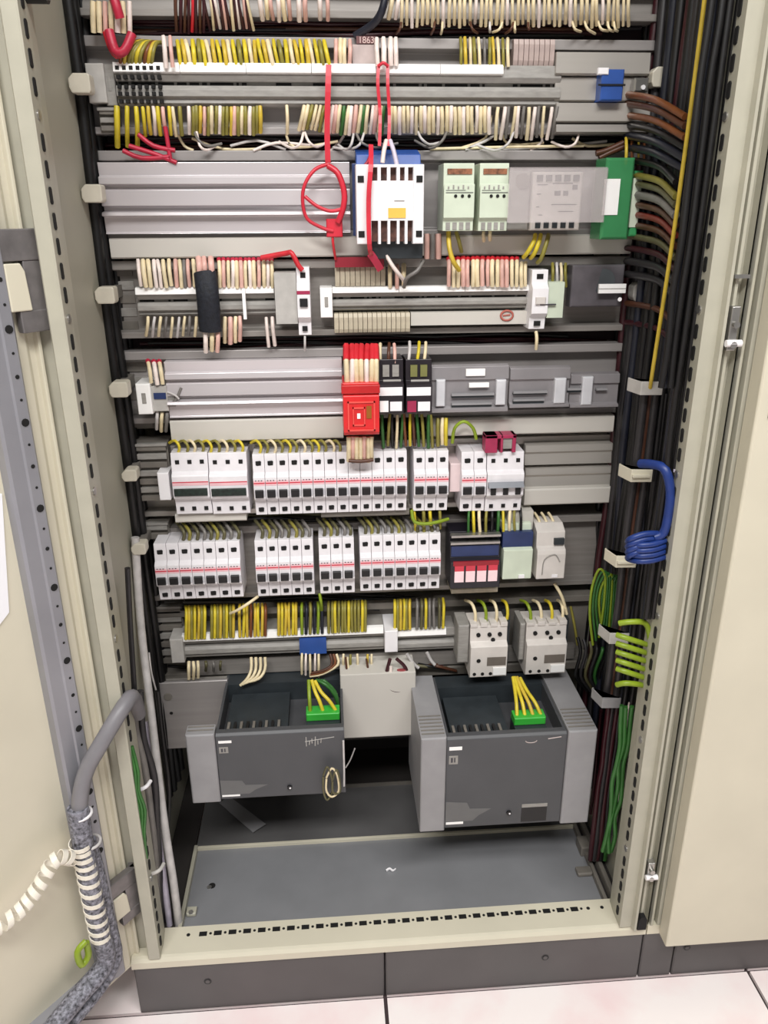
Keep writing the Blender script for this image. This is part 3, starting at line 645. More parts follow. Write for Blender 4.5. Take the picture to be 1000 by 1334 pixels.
mb = MB(); mb.prof([(YR+.006, b_), (YR+.001, b_+.005), (YR, b_+.012), (YR, t_-.018), (YR+.004, t_-.014), (YR+.006, t_), (YR+.07, t_), (YR+.07, b_)], l, r, REDP); mb.build('housing', e, .001)
mb = MB()
for (a, b2, c, d_) in ((.12, .88, .10, .13), (.12, .88, .64, .67), (.12, .16, .10, .67), (.84, .88, .10, .67), (.26, .6, .2, .23), (.26, .6, .53, .56), (.26, .29, .2, .56), (.57, .6, .2, .56)): mb.box(l+w*a, l+w*b2, YR-.0015, YR+.001, b_+h*c, b_+h*d_, mat('red_highlight', (232, 86, 78), .35))
mb.box(l+w*.38, l+w*.47, YR-.001, YR+.001, b_+h*.34, b_+h*.44, LABEL); mb.build('raised_frame', e)
mb = MB(); mb.box(l+w*.64, l+w*.78, YR-.001, YR+.001, b_+h*.34, b_+h*.58, mat('amber_window', (150, 92, 30), .3)); mb.build('window', e)
mb = MB(); mb.box(l-.002, r+.001, YR-.001, YR+.02, t_-.014, t_-.002, mat('red_dark', (190, 34, 36), .35)); mb.build('top_flange', e, .001)
for i, (x0, x1) in enumerate(((493, 526), (529, 563))):
    YY = .225; l, r, b_, t_ = ext(x0, 470, x1, 538, YY); w = r-l; h = t_-b_
    e = empty('plug_in_relay', ((l+r)/2, YY+.03, b_), ('black plug-in relay directly right of the red relay box', 'black plug-in relay beside the clear grey flaps')[i], 'relay')
    mb = MB(); mb.prof([(YY+.012, t_), (YY+.010, t_-h*.40), (YY, t_-h*.46), (YY, b_), (YY+.06, b_), (YY+.06, t_)], l, r, mat('relay_black', (38, 32, 38), .35, noise=.15)); mb.build('housing', e, .0008)
    mb = MB(); mb.box(l+w*.02, r-w*.06, YY-.001, YY+.002, b_+h*.34, b_+h*.50, WHITE); mb.box(l+w*.45, r-w*.08, YY-.001, YY+.002, b_+h*.04, b_+h*.22, WHITE); mb.build('label', e)
    mb = MB(); mb.box(l+w*.04, l+w*.38, YY-.003, YY+.002, b_+h*.03, b_+h*.24, MAG if i else LABEL); mb.build('test_button', e)
    mb = MB()
    for q in range(2): mb.box(l+w*(.18+.38*q), l+w*(.44+.38*q), YY+.008, YY+.014, t_-h*.32, t_-h*.1, TERM if i == 0 else mat('contact_olive', (120, 120, 70), .4)); mb.build('terminal_screw', e); mb = MB()
    mb.box(l+w*.2, r-w*.1, YY+.008, YY+.014, t_-h*.44, t_-h*.38, TERML)
    mb.build('terminal_screw', e)
# clear grey hinged flaps
def flap(x0, x1, y0, y1, Y, label, tabs, bars, tags=()):
    e = empty('hinged_cover', at((x0+x1)/2, y1, Y+.02), label, 'cover')
    mb = MB(); l, r, b_, t_ = ext(x0, y0, x1, y1, Y); h = t_-b_
    mb.prof([(Y+.012, t_), (Y+.002, t_-.002), (Y, t_-h*.3), (Y+.004, t_-h*.34), (Y+.003, b_+h*.12), (Y-.004, b_+h*.08), (Y-.004, b_), (Y+.012, b_)], l, r, mat('flap_grey', (150, 146, 148), .25, .2, noise=.06, scale=20)); mb.build('cover_body', e, .0006)
    for (a, c) in bars:
        mb = MB(); l2, r2, b2, t2 = ext(a[0], a[1], c[0], c[1], Y-.001); mb.box(l2, r2, Y-.0015, Y+.004, b2, t2, DKG2); mb.box(l2, r2, Y-.004, Y+.002, t2, t2+.003, MIDG); mb.build('slot', e)
    for (a, c) in tabs: mb = MB(); pb(mb, a[0], a[1], c[0], c[1], Y-.006, Y+.006, mat('tab_pale', (206, 206, 210), .35), .0015); mb.build('latch_tab', e, .0006)
    for (a, c) in tags: mb = MB(); pb(mb, a[0], a[1], c[0], c[1], Y-.003, Y+.002, LABEL, .0005); mb.build('label', e)
flap(562, 662, 476, 536, .25, 'grey hinged cover with two white labels right of the black relays', (((568, 495), (580, 530)), ((646, 495), (659, 528))), (((588, 515), (643, 518)), ((588, 527), (640, 530))), (((607, 481), (632, 490)), ((611, 499), (637, 505))))
flap(664, 742, 478, 530, .252, 'grey hinged cover with one pale tab left of the last cover', (((722, 493), (737, 526)),), (((668, 512), (712, 514)), ((668, 522), (708, 526))))
flap(743, 806, 486, 530, .256, 'small grey hinged cover at the right end of the red relay row', (((758, 491), (772, 528)),), (((738, 508), (757, 511)), ((776, 508), (790, 509))))
# magenta busbar cover
e = empty('busbar_cover', at(655, 590, .25), 'magenta busbar cover above the upper right breakers', 'cover')
l, r, b_, t_ = ext(632, 567, 672, 590, .245); w = r-l; h = t_-b_
mb = MB(); mb.box(l, r, .245, .27, t_-h*.2, t_, MAG); mb.box(l, l+w*.4, .245, .27, b_, t_, MAG); mb.box(l+w*.5, l+w*.58, .245, .27, b_, t_, MAG); mb.box(r-w*.12, r, .245, .27, b_, t_, MAG); mb.build('cover_frame', e, .001)
mb = MB(); mb.box(l+w*.58, r-w*.12, .248, .262, b_+h*.2, t_-h*.2, TERM); mb.build('busbar', e)

# ------------------------------------------------------------------ lower breaker row, right side
YY = .235
e = empty('fused_terminal_block', at(618, 766, YY+.03), 'black fused terminal block with four red and white labels', 'terminal')
mb = MB(); l, r, b_, t_ = ext(587, 698, 652, 766, YY); w = r-l; h = t_-b_
mb.prof([(YY+.02, t_), (YY+.018, t_-h*.12), (YY+.010, t_-h*.14), (YY+.010, t_-h*.44), (YY, t_-h*.5), (YY, b_), (YY+.06, b_), (YY+.06, t_)], l, r, mat('fuse_black', (28, 26, 34), .35)); mb.build('housing', e, .0008)
for q in range(4):
    mb = MB(); a = l+w*(.08+.225*q); mb.box(a, a+w*.185, YY-.0015, YY+.002, b_+h*.13, b_+h*.34, mat('label_pale_pink', (250, 218, 222), .45)); mb.box(a, a+w*.185, YY-.0015, YY+.002, b_+h*.34, b_+h*.44, REDL); mb.build('fuse_label', e)
mb = MB(); mb.box(l+w*.05, r-w*.04, YY-.001, YY+.002, b_+h*.44, b_+h*.52, mat('fuse_red', (150, 30, 42), .4)); mb.build('marker_strip', e)
mb = MB(); mb.box(l, r-w*.02, YY+.0, YY+.012, t_-h*.03, t_+.001, STEEL); mb.box(l, r-w*.02, YY+.004, YY+.012, t_-h*.18, t_-h*.14, STEEL); mb.build('busbar', e)
mb = MB(); mb.box(l+w*.02, r-w*.03, YY+.008, YY+.012, t_-h*.42, t_-h*.22, NAVY); mb.build('fuse_row', e)
for i, (x0, x1, y0, y1) in enumerate(((656, 694, 688, 755), (700, 737, 690, 754))):
    l, r, b_, t_ = ext(x0, y0, x1, y1, YY); w = r-l; h = t_-b_
    e = empty('interface_relay', ((l+r)/2, YY+.03, b_), ('pale relay with a navy top right of the fused terminal block', 'white rounded relay at the right end of the lower breaker row')[i], 'relay')
    mb = MB()
    if i == 0: mb.prof([(YY+.02, t_), (YY+.014, t_-h*.38), (YY, t_-h*.42), (YY+.002, b_), (YY+.06, b_), (YY+.06, t_)], l, r, PGREEN)
    else: mb.prof([(YY+.03, t_), (YY+.012, t_-h*.10), (YY+.010, t_-h*.38), (YY+.002, t_-h*.42), (YY, t_-h*.5), (YY, b_), (YY+.06, b_), (YY+.06, t_)], l, r, BEIGEP)
    mb.build('housing', e, .0012)
    mb = MB()
    if i == 0: mb.box(l-.001, r+.001, YY+.008, YY+.05, t_-h*.42, t_-h*.12, NAVY); mb.build('navy_top', e, .001)
    else: mb.box(l+w*.6, r-w*.05, YY+.006, YY+.014, t_-h*.34, t_-h*.22, DKG2); mb.build('terminal_opening', e); mb = MB(); mb.tube([Vector((l+w*.2, YY-.001, b_+h*.1)), Vector((l+w*.25, YY-.001, b_+h*.4)), Vector((l+w*.6, YY-.001, b_+h*.5)), Vector((l+w*.8, YY-.001, b_+h*.35))], .0009, TERM, 5); mb.build('moulded_arc', e)
    mb = MB(); mb.box(l+w*.55, l+w*.75, YY-.001, YY+.003, b_+h*.03, b_+h*.09, WHITE); mb.build('label', e)
# contactors of the lowest row
for i, (x0, x1, y0, y1) in enumerate(((613, 661, 817, 884), (686, 738, 815, 880))):
    YY = .225; l, r, b_, t_ = ext(x0, y0, x1, y1, YY); w = r-l; h = t_-b_
    e = empty('contactor', ((l+r)/2, YY+.03, b_), ('small white contactor left of the pair above the right drive unit', 'small white contactor right of the pair above the right drive unit')[i], 'contactor')
    mb = MB(); mb.prof([(YY+.006, b_), (YY, b_+h*.04), (YY, b_+h*.62), (YY+.010, b_+h*.68), (YY+.012, t_-h*.04), (YY+.06, t_-h*.04), (YY+.06, b_)], l, r, BEIGEP)
    for q in range(4): mb.box(l+w*(.0+.27*q), l+w*(.0+.27*q)+w*.19, YY+.010, YY+.03, t_-h*.06, t_+(.002 if q % 2 else 0), BEIGEP)
    mb.build('housing', e, .0008)
    for (qx, qz) in ((.22, .80), (.52, .80), (.8, .80), (.62, .70), (.22, .36), ):
        mb = MB(); yy = YY+.0085 if qz > .6 else YY-.001; mb.cyl((l+w*qx, yy, b_+h*qz), (l+w*qx, yy+.004, b_+h*qz), .0036, HOLE, 9); mb.build('terminal_screw', e)
    mb = MB(); mb.box(l+w*.45, r-w*.04, YY-.001, YY+.003, b_+h*.26, b_+h*.42, mat('contact_window', (112, 104, 96), .5)); mb.build('window', e)
    mb = MB(); mb.box(l+w*.62, r-w*.03, YY-.003, YY+.003, b_+h*.08, b_+h*.22, LABEL); mb.build('label', e)
    mb = MB()
    for q in range(4): mb.cyl((l+w*(.12+.22*q), YY-.0008, b_+h*.10), (l+w*(.12+.22*q), YY+.003, b_+h*.10), .0030, HOLE, 8)
    mb.build('coil_terminal', e)
    mb = MB(); mb.cbox(l-.020 if i == 0 else l-.010, l-.001, YY+.012, YY+.06, b_+h*.25, t_-h*.02, TERM, .002); mb.build('auxiliary_contact', e, .001)
    mb = MB(); mb.box(r+.0005, r+.006, YY+.02, YY+.06, b_+h*.1, t_, DKG2); mb.build('side_block', e)

# ------------------------------------------------------------------ drive units
def drive(xl, xr, yt, yb, Yf, D, label, lw, rw, left_only=False):
    """front face corners in the picture, Yf front plane, D depth"""
    l = at(xl, (yt+yb)/2, Yf).x; r = at(xr, (yt+yb)/2, Yf).x; t_ = (at(xl, yt, Yf).z+at(xr, yt-8, Yf).z)/2; b_ = at((xl+xr)/2, yb-4, Yf).z
    h = t_-b_; w = r-l; yb2 = Yf+D
    e = empty('drive_unit', ((l+r)/2, yb2, b_), label, 'drive unit')
    def flank(a, c, nm):
        mb = MB(); mb.cbox(a, c, Yf-.004, yb2 if rw else Yf+.022, b_-.003, t_+.004, MIDG, .002)
        n = 6 if rw else 2
        for i in range(n): mb.box(a+.002, c-.002, Yf+.006+i*.009, Yf+.0085+i*.009, t_+.0035, t_+.0055, LIDD)
        mb.build(nm, e, .0012)
    flank(l, l+lw, 'side_fin')
    if rw: flank(r-rw, r, 'side_fin')
    a, c = l+lw+.0006, r-rw-.0006; cw = c-a
    mb = MB(); mb.prof([(Yf, b_), (Yf, t_-.004), (Yf+.004, t_), (Yf+.014, t_), (Yf+.014, t_-.035), (yb2, t_-.035), (yb2, b_)], a, c, DKGREY); mb.build('front_cover', e, .0008)
    mb = MB(); mb.box(a, a+.004, Yf+.012, yb2, t_-.036, t_-.001, DKGREY); mb.box(c-.004, c, Yf+.012, yb2, t_-.036, t_-.001, DKGREY)
    mb.box(a+.004, c-.004, yb2-.035, yb2, t_-.036, t_, DKG2); mb.box(a+.012, a+cw*.55, Yf+.02, yb2-.04, t_-.036, t_-.016, DKG2)
    k = 9
    for i in range(k): mb.box(a+.014+i*(cw*.55-.02)/k, a+.014+i*(cw*.55-.02)/k+.004, Yf+.02, Yf+.045, t_-.017, t_-.010, BLACK if i % 2 else LIDD)
    mb.build('terminal_bay', e)
    gx = a+cw*.60 if rw else a+cw*.70; gw = cw*.27
    mb = MB(); mb.cbox(gx, gx+gw, Yf+.022, Yf+.06, t_-.036, t_-.010, DKG2, .001); pl = mb.build('plug_base', e)
    mb = MB(); mb.cbox(gx, gx+gw, Yf+.035, Yf+.058, t_-.010, t_+.004, mat('plug_green', (58, 176, 60), .35, noise=.08), .0015); gp = mb.build('green_plug', e, .0008); gp['label'] = 'bright green plug'
    mb = MB(); mb.box(a+.004, a+.024, Yf-.0006, Yf+.001, t_-h*.13, t_-h*.095, LABEL); mb.build('label', e)
    mb = MB(); mb.box(a+.004, a+.018, Yf-.0006, Yf+.001, t_-h*.28, t_-h*.19, TERM); mb.box(a+.007, a+.010, Yf-.001, Yf, t_-h*.26, t_-h*.21, INK); mb.box(a+.012, a+.014, Yf-.001, Yf, t_-h*.26, t_-h*.21, INK); mb.build('label', e)
    mb = MB(); mb.box(a+.002, a+.03, Yf-.0006, Yf+.001, b_+h*.04, b_+h*.065, LABEL); mb.build('label', e)
    mb = MB(); mb.prof([(a+.001, b_+h*.07), (a+.045, b_+h*.07), (a+.055, b_+h*.13), (a+.075, b_+h*.20), (a+.04, b_+h*.21), (a+.035, b_+h*.28), (a+.001, b_+h*.30)], Yf-.0004, Yf+.001, mat('film_grey', (104, 104, 104), .6, noise=.05), 'y'); f_ = mb.build('peeled_film', e); f_['label'] = 'matt patch of torn film'
    mb = MB(); mb.cyl((a+cw*.55, Yf-.003, b_+h*.14), (a+cw*.55, Yf+.002, b_+h*.14), .004, BLACK, 10); mb.cyl((a+cw*.555, Yf-.0035, b_+h*.14), (a+cw*.555, Yf, b_+h*.14), .0016, WHITE, 8); mb.build('cover_screw', e)
    if rw:
        mb = MB(); mb.box(c-cw*.34, c-cw*.12, Yf-.0006, Yf+.002, b_+.004, b_+h*.19, BLACK); mb.box(c-cw*.34, c-cw*.12, Yf-.001, Yf+.002, b_+h*.19, b_+h*.225, TERM); mb.build('latch_opening', e)
        mb = MB(); ring = [Vector((c-cw*.30+math.cos(t)*.009, Yf-.0002, t_-h*.07+math.sin(t)*.004)) for t in [math.pi+i*math.pi/6 for i in range(7)]]; mb.tube(ring, .0008, mat('mark_pale', (190, 176, 172), .5), 4, sub=1); mb.tube([Vector((c-cw*.16, Yf, t_-h*.06)), Vector((c-cw*.05, Yf, t_-h*.045))], .0009, MATS['mark_pale'], 4); mb.build('logo_mark', e)
    else:
        mb = MB()
        for q in range(6): 
            x = c-cw*.30+q*.0045; mb.tube([(x, Yf, t_-h*(.24-.02*(q % 3))), (x+.001*(q % 2), Yf, t_-h*(.10+.03*((q*2) % 3)))], .0008, TERML, 4)
        mb.tube([(c-cw*.31, Yf, t_-h*.17), (c-cw*.08, Yf, t_-h*.12)], .0006, TERML, 4); mb.build('logo_mark', e)
    return e, gx, gw, t_
eR, gxR, gwR, tR = drive(547, 770, 962, 1078, .10, .17, 'larger dark grey drive unit with pale side fins at the lower right', .040, .046)
eL, gxL, gwL, tL = drive(246, 450, 958, 1042, .125, .17, 'smaller dark grey drive unit with one pale side fin at the lower left', .044, 0)
# light box behind, centre and back plate at left
mb = MB(); l, r, b_, t_ = ext(444, 884, 541, 962, .235); mb.prof([(.235, t_+.01), (.235, b_+.004), (.24, b_), (.30, b_-.004), (.30, t_+.01)], l, r, LID); tag(mb.build('power_supply', None, .0015), 'blank light grey metal box between the two drive units', 'box')
mb = MB(); l, r, b_, t_ = ext(211, 888, 300, 974, .27); mb.cbox(l, r, .27, .276, b_, t_, ALU, .001); mb.cyl((l+.016, .2695, b_+(t_-b_)*.55), (l+.016, .272, b_+(t_-b_)*.55), .003, HOLE, 8)
mb.cyl((l+.014, .2685, b_+(t_-b_)*.8), (l+.014, .272, b_+(t_-b_)*.8), .007, LIDD, 12); tag(mb.build('mounting_plate'), 'bare grey mounting plate behind the left drive unit', 'plate')
mb = MB(); mb.box(-.33, .345, .29, .30, .43, .458, ALU2); mb.box(-.33, .345, .33, .335, .25, .43, BACK); tag(mb.build('mounting_plate'), 'dark steel cross member behind the drive units', 'plate')
# ribbon lying on floor (grey strap under the left drive)
a = atz(292, 1042, .12); c = atz(336, 1080, .107)
mb = MB(); d_ = (c-a).normalized(); s_ = Vector((-d_.y, d_.x, 0)).normalized()*.012
mb.add([a-s_, a+s_, c+s_, c-s_, a-s_+Vector((0, 0, .001)), a+s_+Vector((0, 0, .001)), c+s_*1.2+Vector((.004, 0, .001)), c-s_+Vector((0, 0, .001))], [(0, 1, 2, 3), (4, 5, 6, 7), (0, 1, 5, 4), (1, 2, 6, 5), (2, 3, 7, 6), (3, 0, 4, 7)], MIDG); tag(mb.build('strap'), 'flat grey strap hanging from the left drive unit onto the base', 'strap')
# white scrap on plate
p = atz(509, 1135, .104)
mb = MB(); mb.tube([p+Vector((-.008, 0, .002)), p+Vector((-.002, .002, .004)), p+Vector((.003, -.002, .003)), p+Vector((.008, .002, .002))], .0028, WHITE, 6, .5); tag(mb.build('plastic_scrap'), 'tiny white plastic scrap lying on the front base plate', 'scrap')
# keyring like wire loops hanging on left drive
for i, (x, w_, m_) in enumerate(((426, 7, 'dkolive'), (432, 9, 'cream'), (437, 6, 'dkolive'))):
    pts = [at(x-w_+2, 1010+i*3, .112), at(x, 999+i*2, .108), at(x+w_-2, 1010, .110), at(x+w_, 1030, .115), at(x, 1042-i*4, .112), at(x-w_+2, 1030, .110), at(x-w_+2, 1012+i*3, .112)]
    wire_obj('wire_loop', pts, .0017, WM[m_], ('leftmost', 'pale middle', 'rightmost')[i]+' small wire loop hanging on the left drive unit', 'wire', 'wire loops on the left drive')
wire_obj('wire', [at(447, 965, .118), at(448, 1000, .118), at(448, 1024, .118)], .0016, WM['lgrey'], 'thin pale wire running down the right edge of the left drive unit', 'wire')
wire_obj('wire', [at(462, 975, .2), at(456, 990, .2), at(450, 1000, .2)], .0012, WM['lgrey'], 'short pale wire end in the gap right of the left drive unit', 'wire')

# ------------------------------------------------------------------ wires
def W(pts, c, r, label, group=None, cat='wire', name='wire', n=6, tip=None):
    """pts are (px, py, Y)"""
    P = [at(*p) for p in pts]; mb = MB(); mb.tube(P, r, WM[c], n, 1, True, 3)
    o = mb.build(name); tag(o, label, cat, group)
    if tip:                                    # coloured marker sleeve as part
        Q = smooth_path(P, 3)[:max(2, 1+int(round(tip[1]*5)))]; mb = MB(); mb.tube(Q, r*1.22, WM[tip[0]], n, 1, True, 1); s = mb.build('marker_sleeve', o)
    return o
def fan(xs, ya, yb, Y0, Y1, cols, r, label, group, jit=1.5, lean=0, bulge=.008, tipf=None, ycap=2):
    n = len(xs)
    for i, x in enumerate(xs):
        c = cols[i % len(cols)] if isinstance(cols, list) else cols
        le = lean+random.uniform(-jit, jit); dy = random.uniform(-ycap, ycap)
        lab = (ORD[i]+' from left of the '+label) if 1 < n <= 14 else (label if n == 1 else 'one of the '+label)
        W([(x+le, ya+dy*.4, Y0), (x+le*.6+random.uniform(-.7, .7), ya+(yb-ya)*.4, (Y0+Y1)/2-bulge), (x, yb+dy, Y1+random.uniform(-.002, .002))], c, r*random.uniform(.84, 1.08), lab, group, tip=tipf(i) if tipf else None)
def rng(a, b, n, j=.6): return [a+(b-a)*(i+.5)/n+random.uniform(-j, j) for i in range(n)]
# topmost row
fan(rng(118, 173, 7, .2), 2, 43, .258, .262, ['cream', 'cream', 'pink', 'cream', 'white', 'cream', 'white'], .0036, 'broad cream wires at the far left of the topmost row', 'broad cream wires at the top left', .4, -1, .002, ycap=.5)
W([(142, 40, .255), (150, 66, .25), (162, 66, .25), (172, 44, .255)], 'crimson', .0060, 'thick red wire loop under the cream wires at the top left', n=8)
W([(138, 42, .258), (144, 60, .255), (152, 72, .255), (160, 66, .255)], 'red', .0045, 'red wire beside the thick red loop at the top left', n=8)
W([(146, -10, .25), (152, 10, .248), (156, 24, .25)], 'crimson', .006, 'crimson sleeve over the cream wires at the top left corner')
fan(rng(228, 268, 8), -6, 42, .262, .285, ['brown', 'maroon', 'brown', 'maroon', 'red', 'maroon'], .0022, 'brown and maroon wires left of centre in the topmost row', 'brown wires in the topmost row', 2)
fan(rng(272, 332, 14), -6, 38, .262, .285, ['maroon', 'cream', 'maroon', 'white', 'maroon', 'pink'], .0022, 'maroon and pale slanting wires in the topmost row', 'slanting maroon and pale wires', 3, -7)
fan(rng(338, 382, 6), -6, 26, .26, .275, ['white', 'cream', 'pink'], .0030, 'pale wires in the topmost row right of the maroon ones', 'pale wires left of centre', 1.5, -3)
fan([390, 398, 417, 427], -6, 27, .26, .275, ['white', 'pink'], .0030, 'four pale wires before the grey gap in the topmost row', 'four pale wires', 1, -1)
wire_obj('cable', [at(503, -10, .25), at(497, 15, .25), at(485, 32, .262), at(462, 47, .275)], .0048, WM['navy'], 'dark grey blue cable crossing the gap of the topmost row', 'cable')
fan([506, 515], -6, 26, .258, .27, ['cream', 'white'], .0030, 'pair of slanting cream wires right of the dark cable', 'pair of cream wires', 1, 6)
fan(rng(519, 822, 44, .5), -6, 33, .258, .275, ['cream', 'cream', 'white', 'cream', 'cream', 'cream'], .0024, 'cream wires of the dense topmost row on the right', 'dense cream wires at the top right', 1.2, 1, ycap=3)
# above the long strip
for i, x in enumerate(rng(155, 200, 9, .8)):
    W([(x+26-i*1.5, 53+i*.3, .275), (x+14-i, 57, .262), (x+2, 70, .256), (x, 84, .264)], ['orange', 'gold', 'olive', 'olive', 'yellow', 'olive'][i % 6], .0026, ORD[i]+' from left of the curved golden wires at the left end of the long strip', 'curved golden wires')
fan([216, 225], 48, 88, .262, .255, ['white', 'pink'], .0030, 'pair of white wires crossing the long label strip', 'pair of white wires', 1, -4)
fan(rng(231, 432, 30, .8), 53, 84, .275, .264, ['yellow', 'gold', 'cream', 'yellow', 'olive', 'yellow', 'cream', 'gold'], .0029, 'yellow and cream wires entering the long strip from above', 'yellow wires above the long strip', 2, -5)
fan(rng(434, 458, 4), 52, 83, .272, .264, ['pink', 'cream', 'cream'], .0029, 'pale beige wires left of the marker carrier', 'pale beige wires', .6)
fan([492, 500, 509, 516], 50, 84, .268, .256, 'white', .0034, 'bright white wires behind the top of the red straps', 'four bright white wires', .8, -1)
fan(rng(597, 665, 11), 50, 86, .275, .264, ['olive', 'gold', 'cream', 'olive', 'cream', 'grey'], .0024, 'olive wires above the right part of the long strip', 'olive wires above the long strip', 1.5, -1)
# below the long strip
fan([153, 166, 179], 139, 192, .264, .285, 'yellow', .0036, 'bright yellow wires at the left underside of the long strip', 'three long yellow wires', 1, -1, .012)
for i, (x0, x1) in enumerate(((153, 160), (166, 175), (179, 190))): pass
fan(rng(186, 240, 8), 139, 176, .264, .278, ['yellow', 'gold', 'white', 'yellow', 'pink', 'yellow', 'cream', 'olive'], .0028, 'mixed wires under the left of the long strip', 'mixed yellow and white wires', 2, -3)
fan(rng(244, 342, 20), 139, 174, .266, .278, ['white', 'olive', 'olive', 'gold', 'pink', 'olive', 'cream', 'olive'], .0028, 'olive and pale wires under the long strip left of centre', 'olive and pale wires under the long strip', 1)
fan([374], 138, 176, .262, .272, 'cream', .0026, 'single cream wire on the bare grey stretch under the long strip', None)
fan(rng(386, 424, 7), 138, 170, .262, .272, ['cream', 'cream', 'olive'], .0026, 'cream wires just left of the first red strap', 'cream wires left of the red strap', .5, 7)
fan(rng(426, 500, 14), 138, 174, .262, .275, ['white', 'pink', 'cream', 'green', 'cream'], .0027, 'white, pink and green wires between the red straps', 'wires between the red straps', 1, 4)
fan(rng(506, 640, 24, .5), 139, 173, .262, .278, ['cream', 'cream', 'white'], .0028, 'cream wires in the dense row under the long strip', 'dense cream wires under the long strip', 1, 0)
fan(rng(642, 722, 12, .5), 139, 180, .262, .280, ['cream', 'white', 'grey'], .0026, 'cream wires under the right end of the long strip', 'cream wires at the right underside', 2, 5)
loops = [((230, 172), (240, 190), (252, 196)), ((300, 190), (335, 183), (372, 195)), ((372, 172), (384, 192), (440, 184)), ((445, 150), (447, 178), (430, 196)), ((640, 150), (632, 180), (600, 193)), ((648, 150), (644, 176), (606, 195)),
         ((655, 168), (662, 188), (708, 186)), ((700, 168), (706, 184), (690, 196)), ((560, 194), (640, 192), (760, 190)), ((600, 197), (700, 193), (790, 184)), ((745, 180), (765, 190), (800, 188)), ((330, 196), (360, 186), (410, 190)), ((250, 180), (290, 194), (340, 194))]
for i, L in enumerate(loops):
    W([(p[0], p[1], .292-.004*(i % 3)) for p in L], ['cream', 'lgrey', 'cream', 'white'][i % 4], .0019, ORD[i % 16]+' of the thin pale wires drooping in the channel under the long strip, from left' if False else 'thin pale wire drooping in the dark channel under the long strip', 'thin pale wires in the channel')
for i in range(12):
    x = random.uniform(250, 760); d_ = random.choice((-1, 1))*random.uniform(20, 60); y = random.uniform(180, 190)
    W([(x, 172, .275), (x+d_*.15, y, .262), (x+d_*.5, y+random.uniform(4, 10), .272), (x+d_, y+random.uniform(-4, 6), .285)], random.choice(['cream', 'lgrey', 'white', 'grey']), .0018, 'thin pale wire drooping in the dark channel under the long strip', 'thin pale wires in the channel')
for i in range(14):
    x = random.uniform(515, 815); d_ = random.uniform(-14, 14)
    W([(x, 28, .272), (x+d_*.3, 38, .262), (x+d_, random.uniform(36, 45), .28)], random.choice(['cream', 'lgrey', 'brown', 'cream']), .0017, 'short curled wire end below the dense cream wires at the top', 'curled wire ends at the top')
for i, (a, b2, c) in enumerate((((776, 200), (790, 196), (812, 186)), ((780, 206), (796, 198), (815, 190)))): W([(p[0], p[1], .27) for p in (a, b2, c)], 'brown', .004, ('upper', 'lower')[i]+' of two reddish brown wires above the green box', 'reddish brown wires')
fan([815, 823, 831, 838], 180, 214, .262, .25, ['gold', 'orange', 'gold', 'orange'], .0022, 'golden wires dropping into the green box', 'golden wires above the green box', 1)
# crimson tangle at left under long strip
for i, L in enumerate((((160, 196), (185, 206), (222, 204)), ((168, 190), (200, 200), (230, 212)), ((215, 165), (219, 190), (222, 210)), ((180, 175), (200, 190), (228, 196)))): W([(p[0], p[1], .268) for p in L], 'crimson', .0030, ('lowest', 'middle', 'upright', 'topmost')[i]+' crimson wire of the tangle left under the long strip', 'crimson wire tangle')
# fourth row, above
fan(rng(181, 226, 7), 339, 374, .275, .268, ['white', 'cream', 'cream', 'white'], .0032, 'white wires at the left above the sleeved strip', 'white wires above the sleeved strip', 1, -4)
fan(rng(228, 256, 5), 339, 374, .278, .270, ['pink', 'cream', 'grey'], .0030, 'dull pink wires left of the black sleeve', 'dull pink wires', 1, -2)
fan(rng(283, 358, 13), 337, 374, .276, .270, ['cream', 'pink', 'cream', 'white'], .0030, 'red tipped cream wires right of the black sleeve', 'red tipped wires above the sleeved strip', .8, -1, tipf=lambda i: ('crimson', .2), ycap=1)
fan([260, 268, 276], 336, 362, .262, .258, 'pink', .0042, 'thick pinkish wires entering the top of the black sleeve', 'wires into the black sleeve', .6, -2)
mb = MB(); mb.tube([at(267, 355, .256), at(269, 372, .250), at(271, 392, .248), at(274, 431, .256)], .0158, mat('black_sleeve', (20, 24, 34), .7, noise=.3, scale=200, bump=.5), 14, .55); tag(mb.build('cable_sleeve'), 'black braided sleeve crossing the short terminal strip vertically', 'sleeve')
fan([268, 276, 283], 428, 458, .262, .265, ['white', 'cream', 'pink'], .0032, 'pale wires leaving the bottom of the black sleeve', 'wires out of the black sleeve', 1, 0)
fan(rng(186, 258, 9), 413, 438, .272, .28, ['cream', 'lgrey', 'cream', 'grey'], .0024, 'pale wires under the strip left of the black sleeve', 'pale wires left under the sleeved strip', 1, 2)
fan(rng(290, 316, 4), 413, 446, .272, .278, ['cream', 'pink'], .0034, 'broad pale wires just right of the black sleeve', 'broad pale wires under the sleeved strip', .6)
fan([350, 358], 413, 450, .272, .276, 'white', .0026, 'two thin white wires at the right under the sleeved strip', 'two thin white wires', 1, -3)
mb = MB(); pb(mb, 316, 376, 320, 416, .262, .268, LABEL); tag(mb.build('marker_tag'), 'thin upright white marker across the sleeved terminal strip', 'tag')
# red wire curl over breaker
W([(340, 336, .262), (372, 330, .255), (380, 330, .252), (388, 345, .25), (394, 352, .25)], 'red', .0036, 'short red wire curling into the slim breaker with black toggle', n=8)
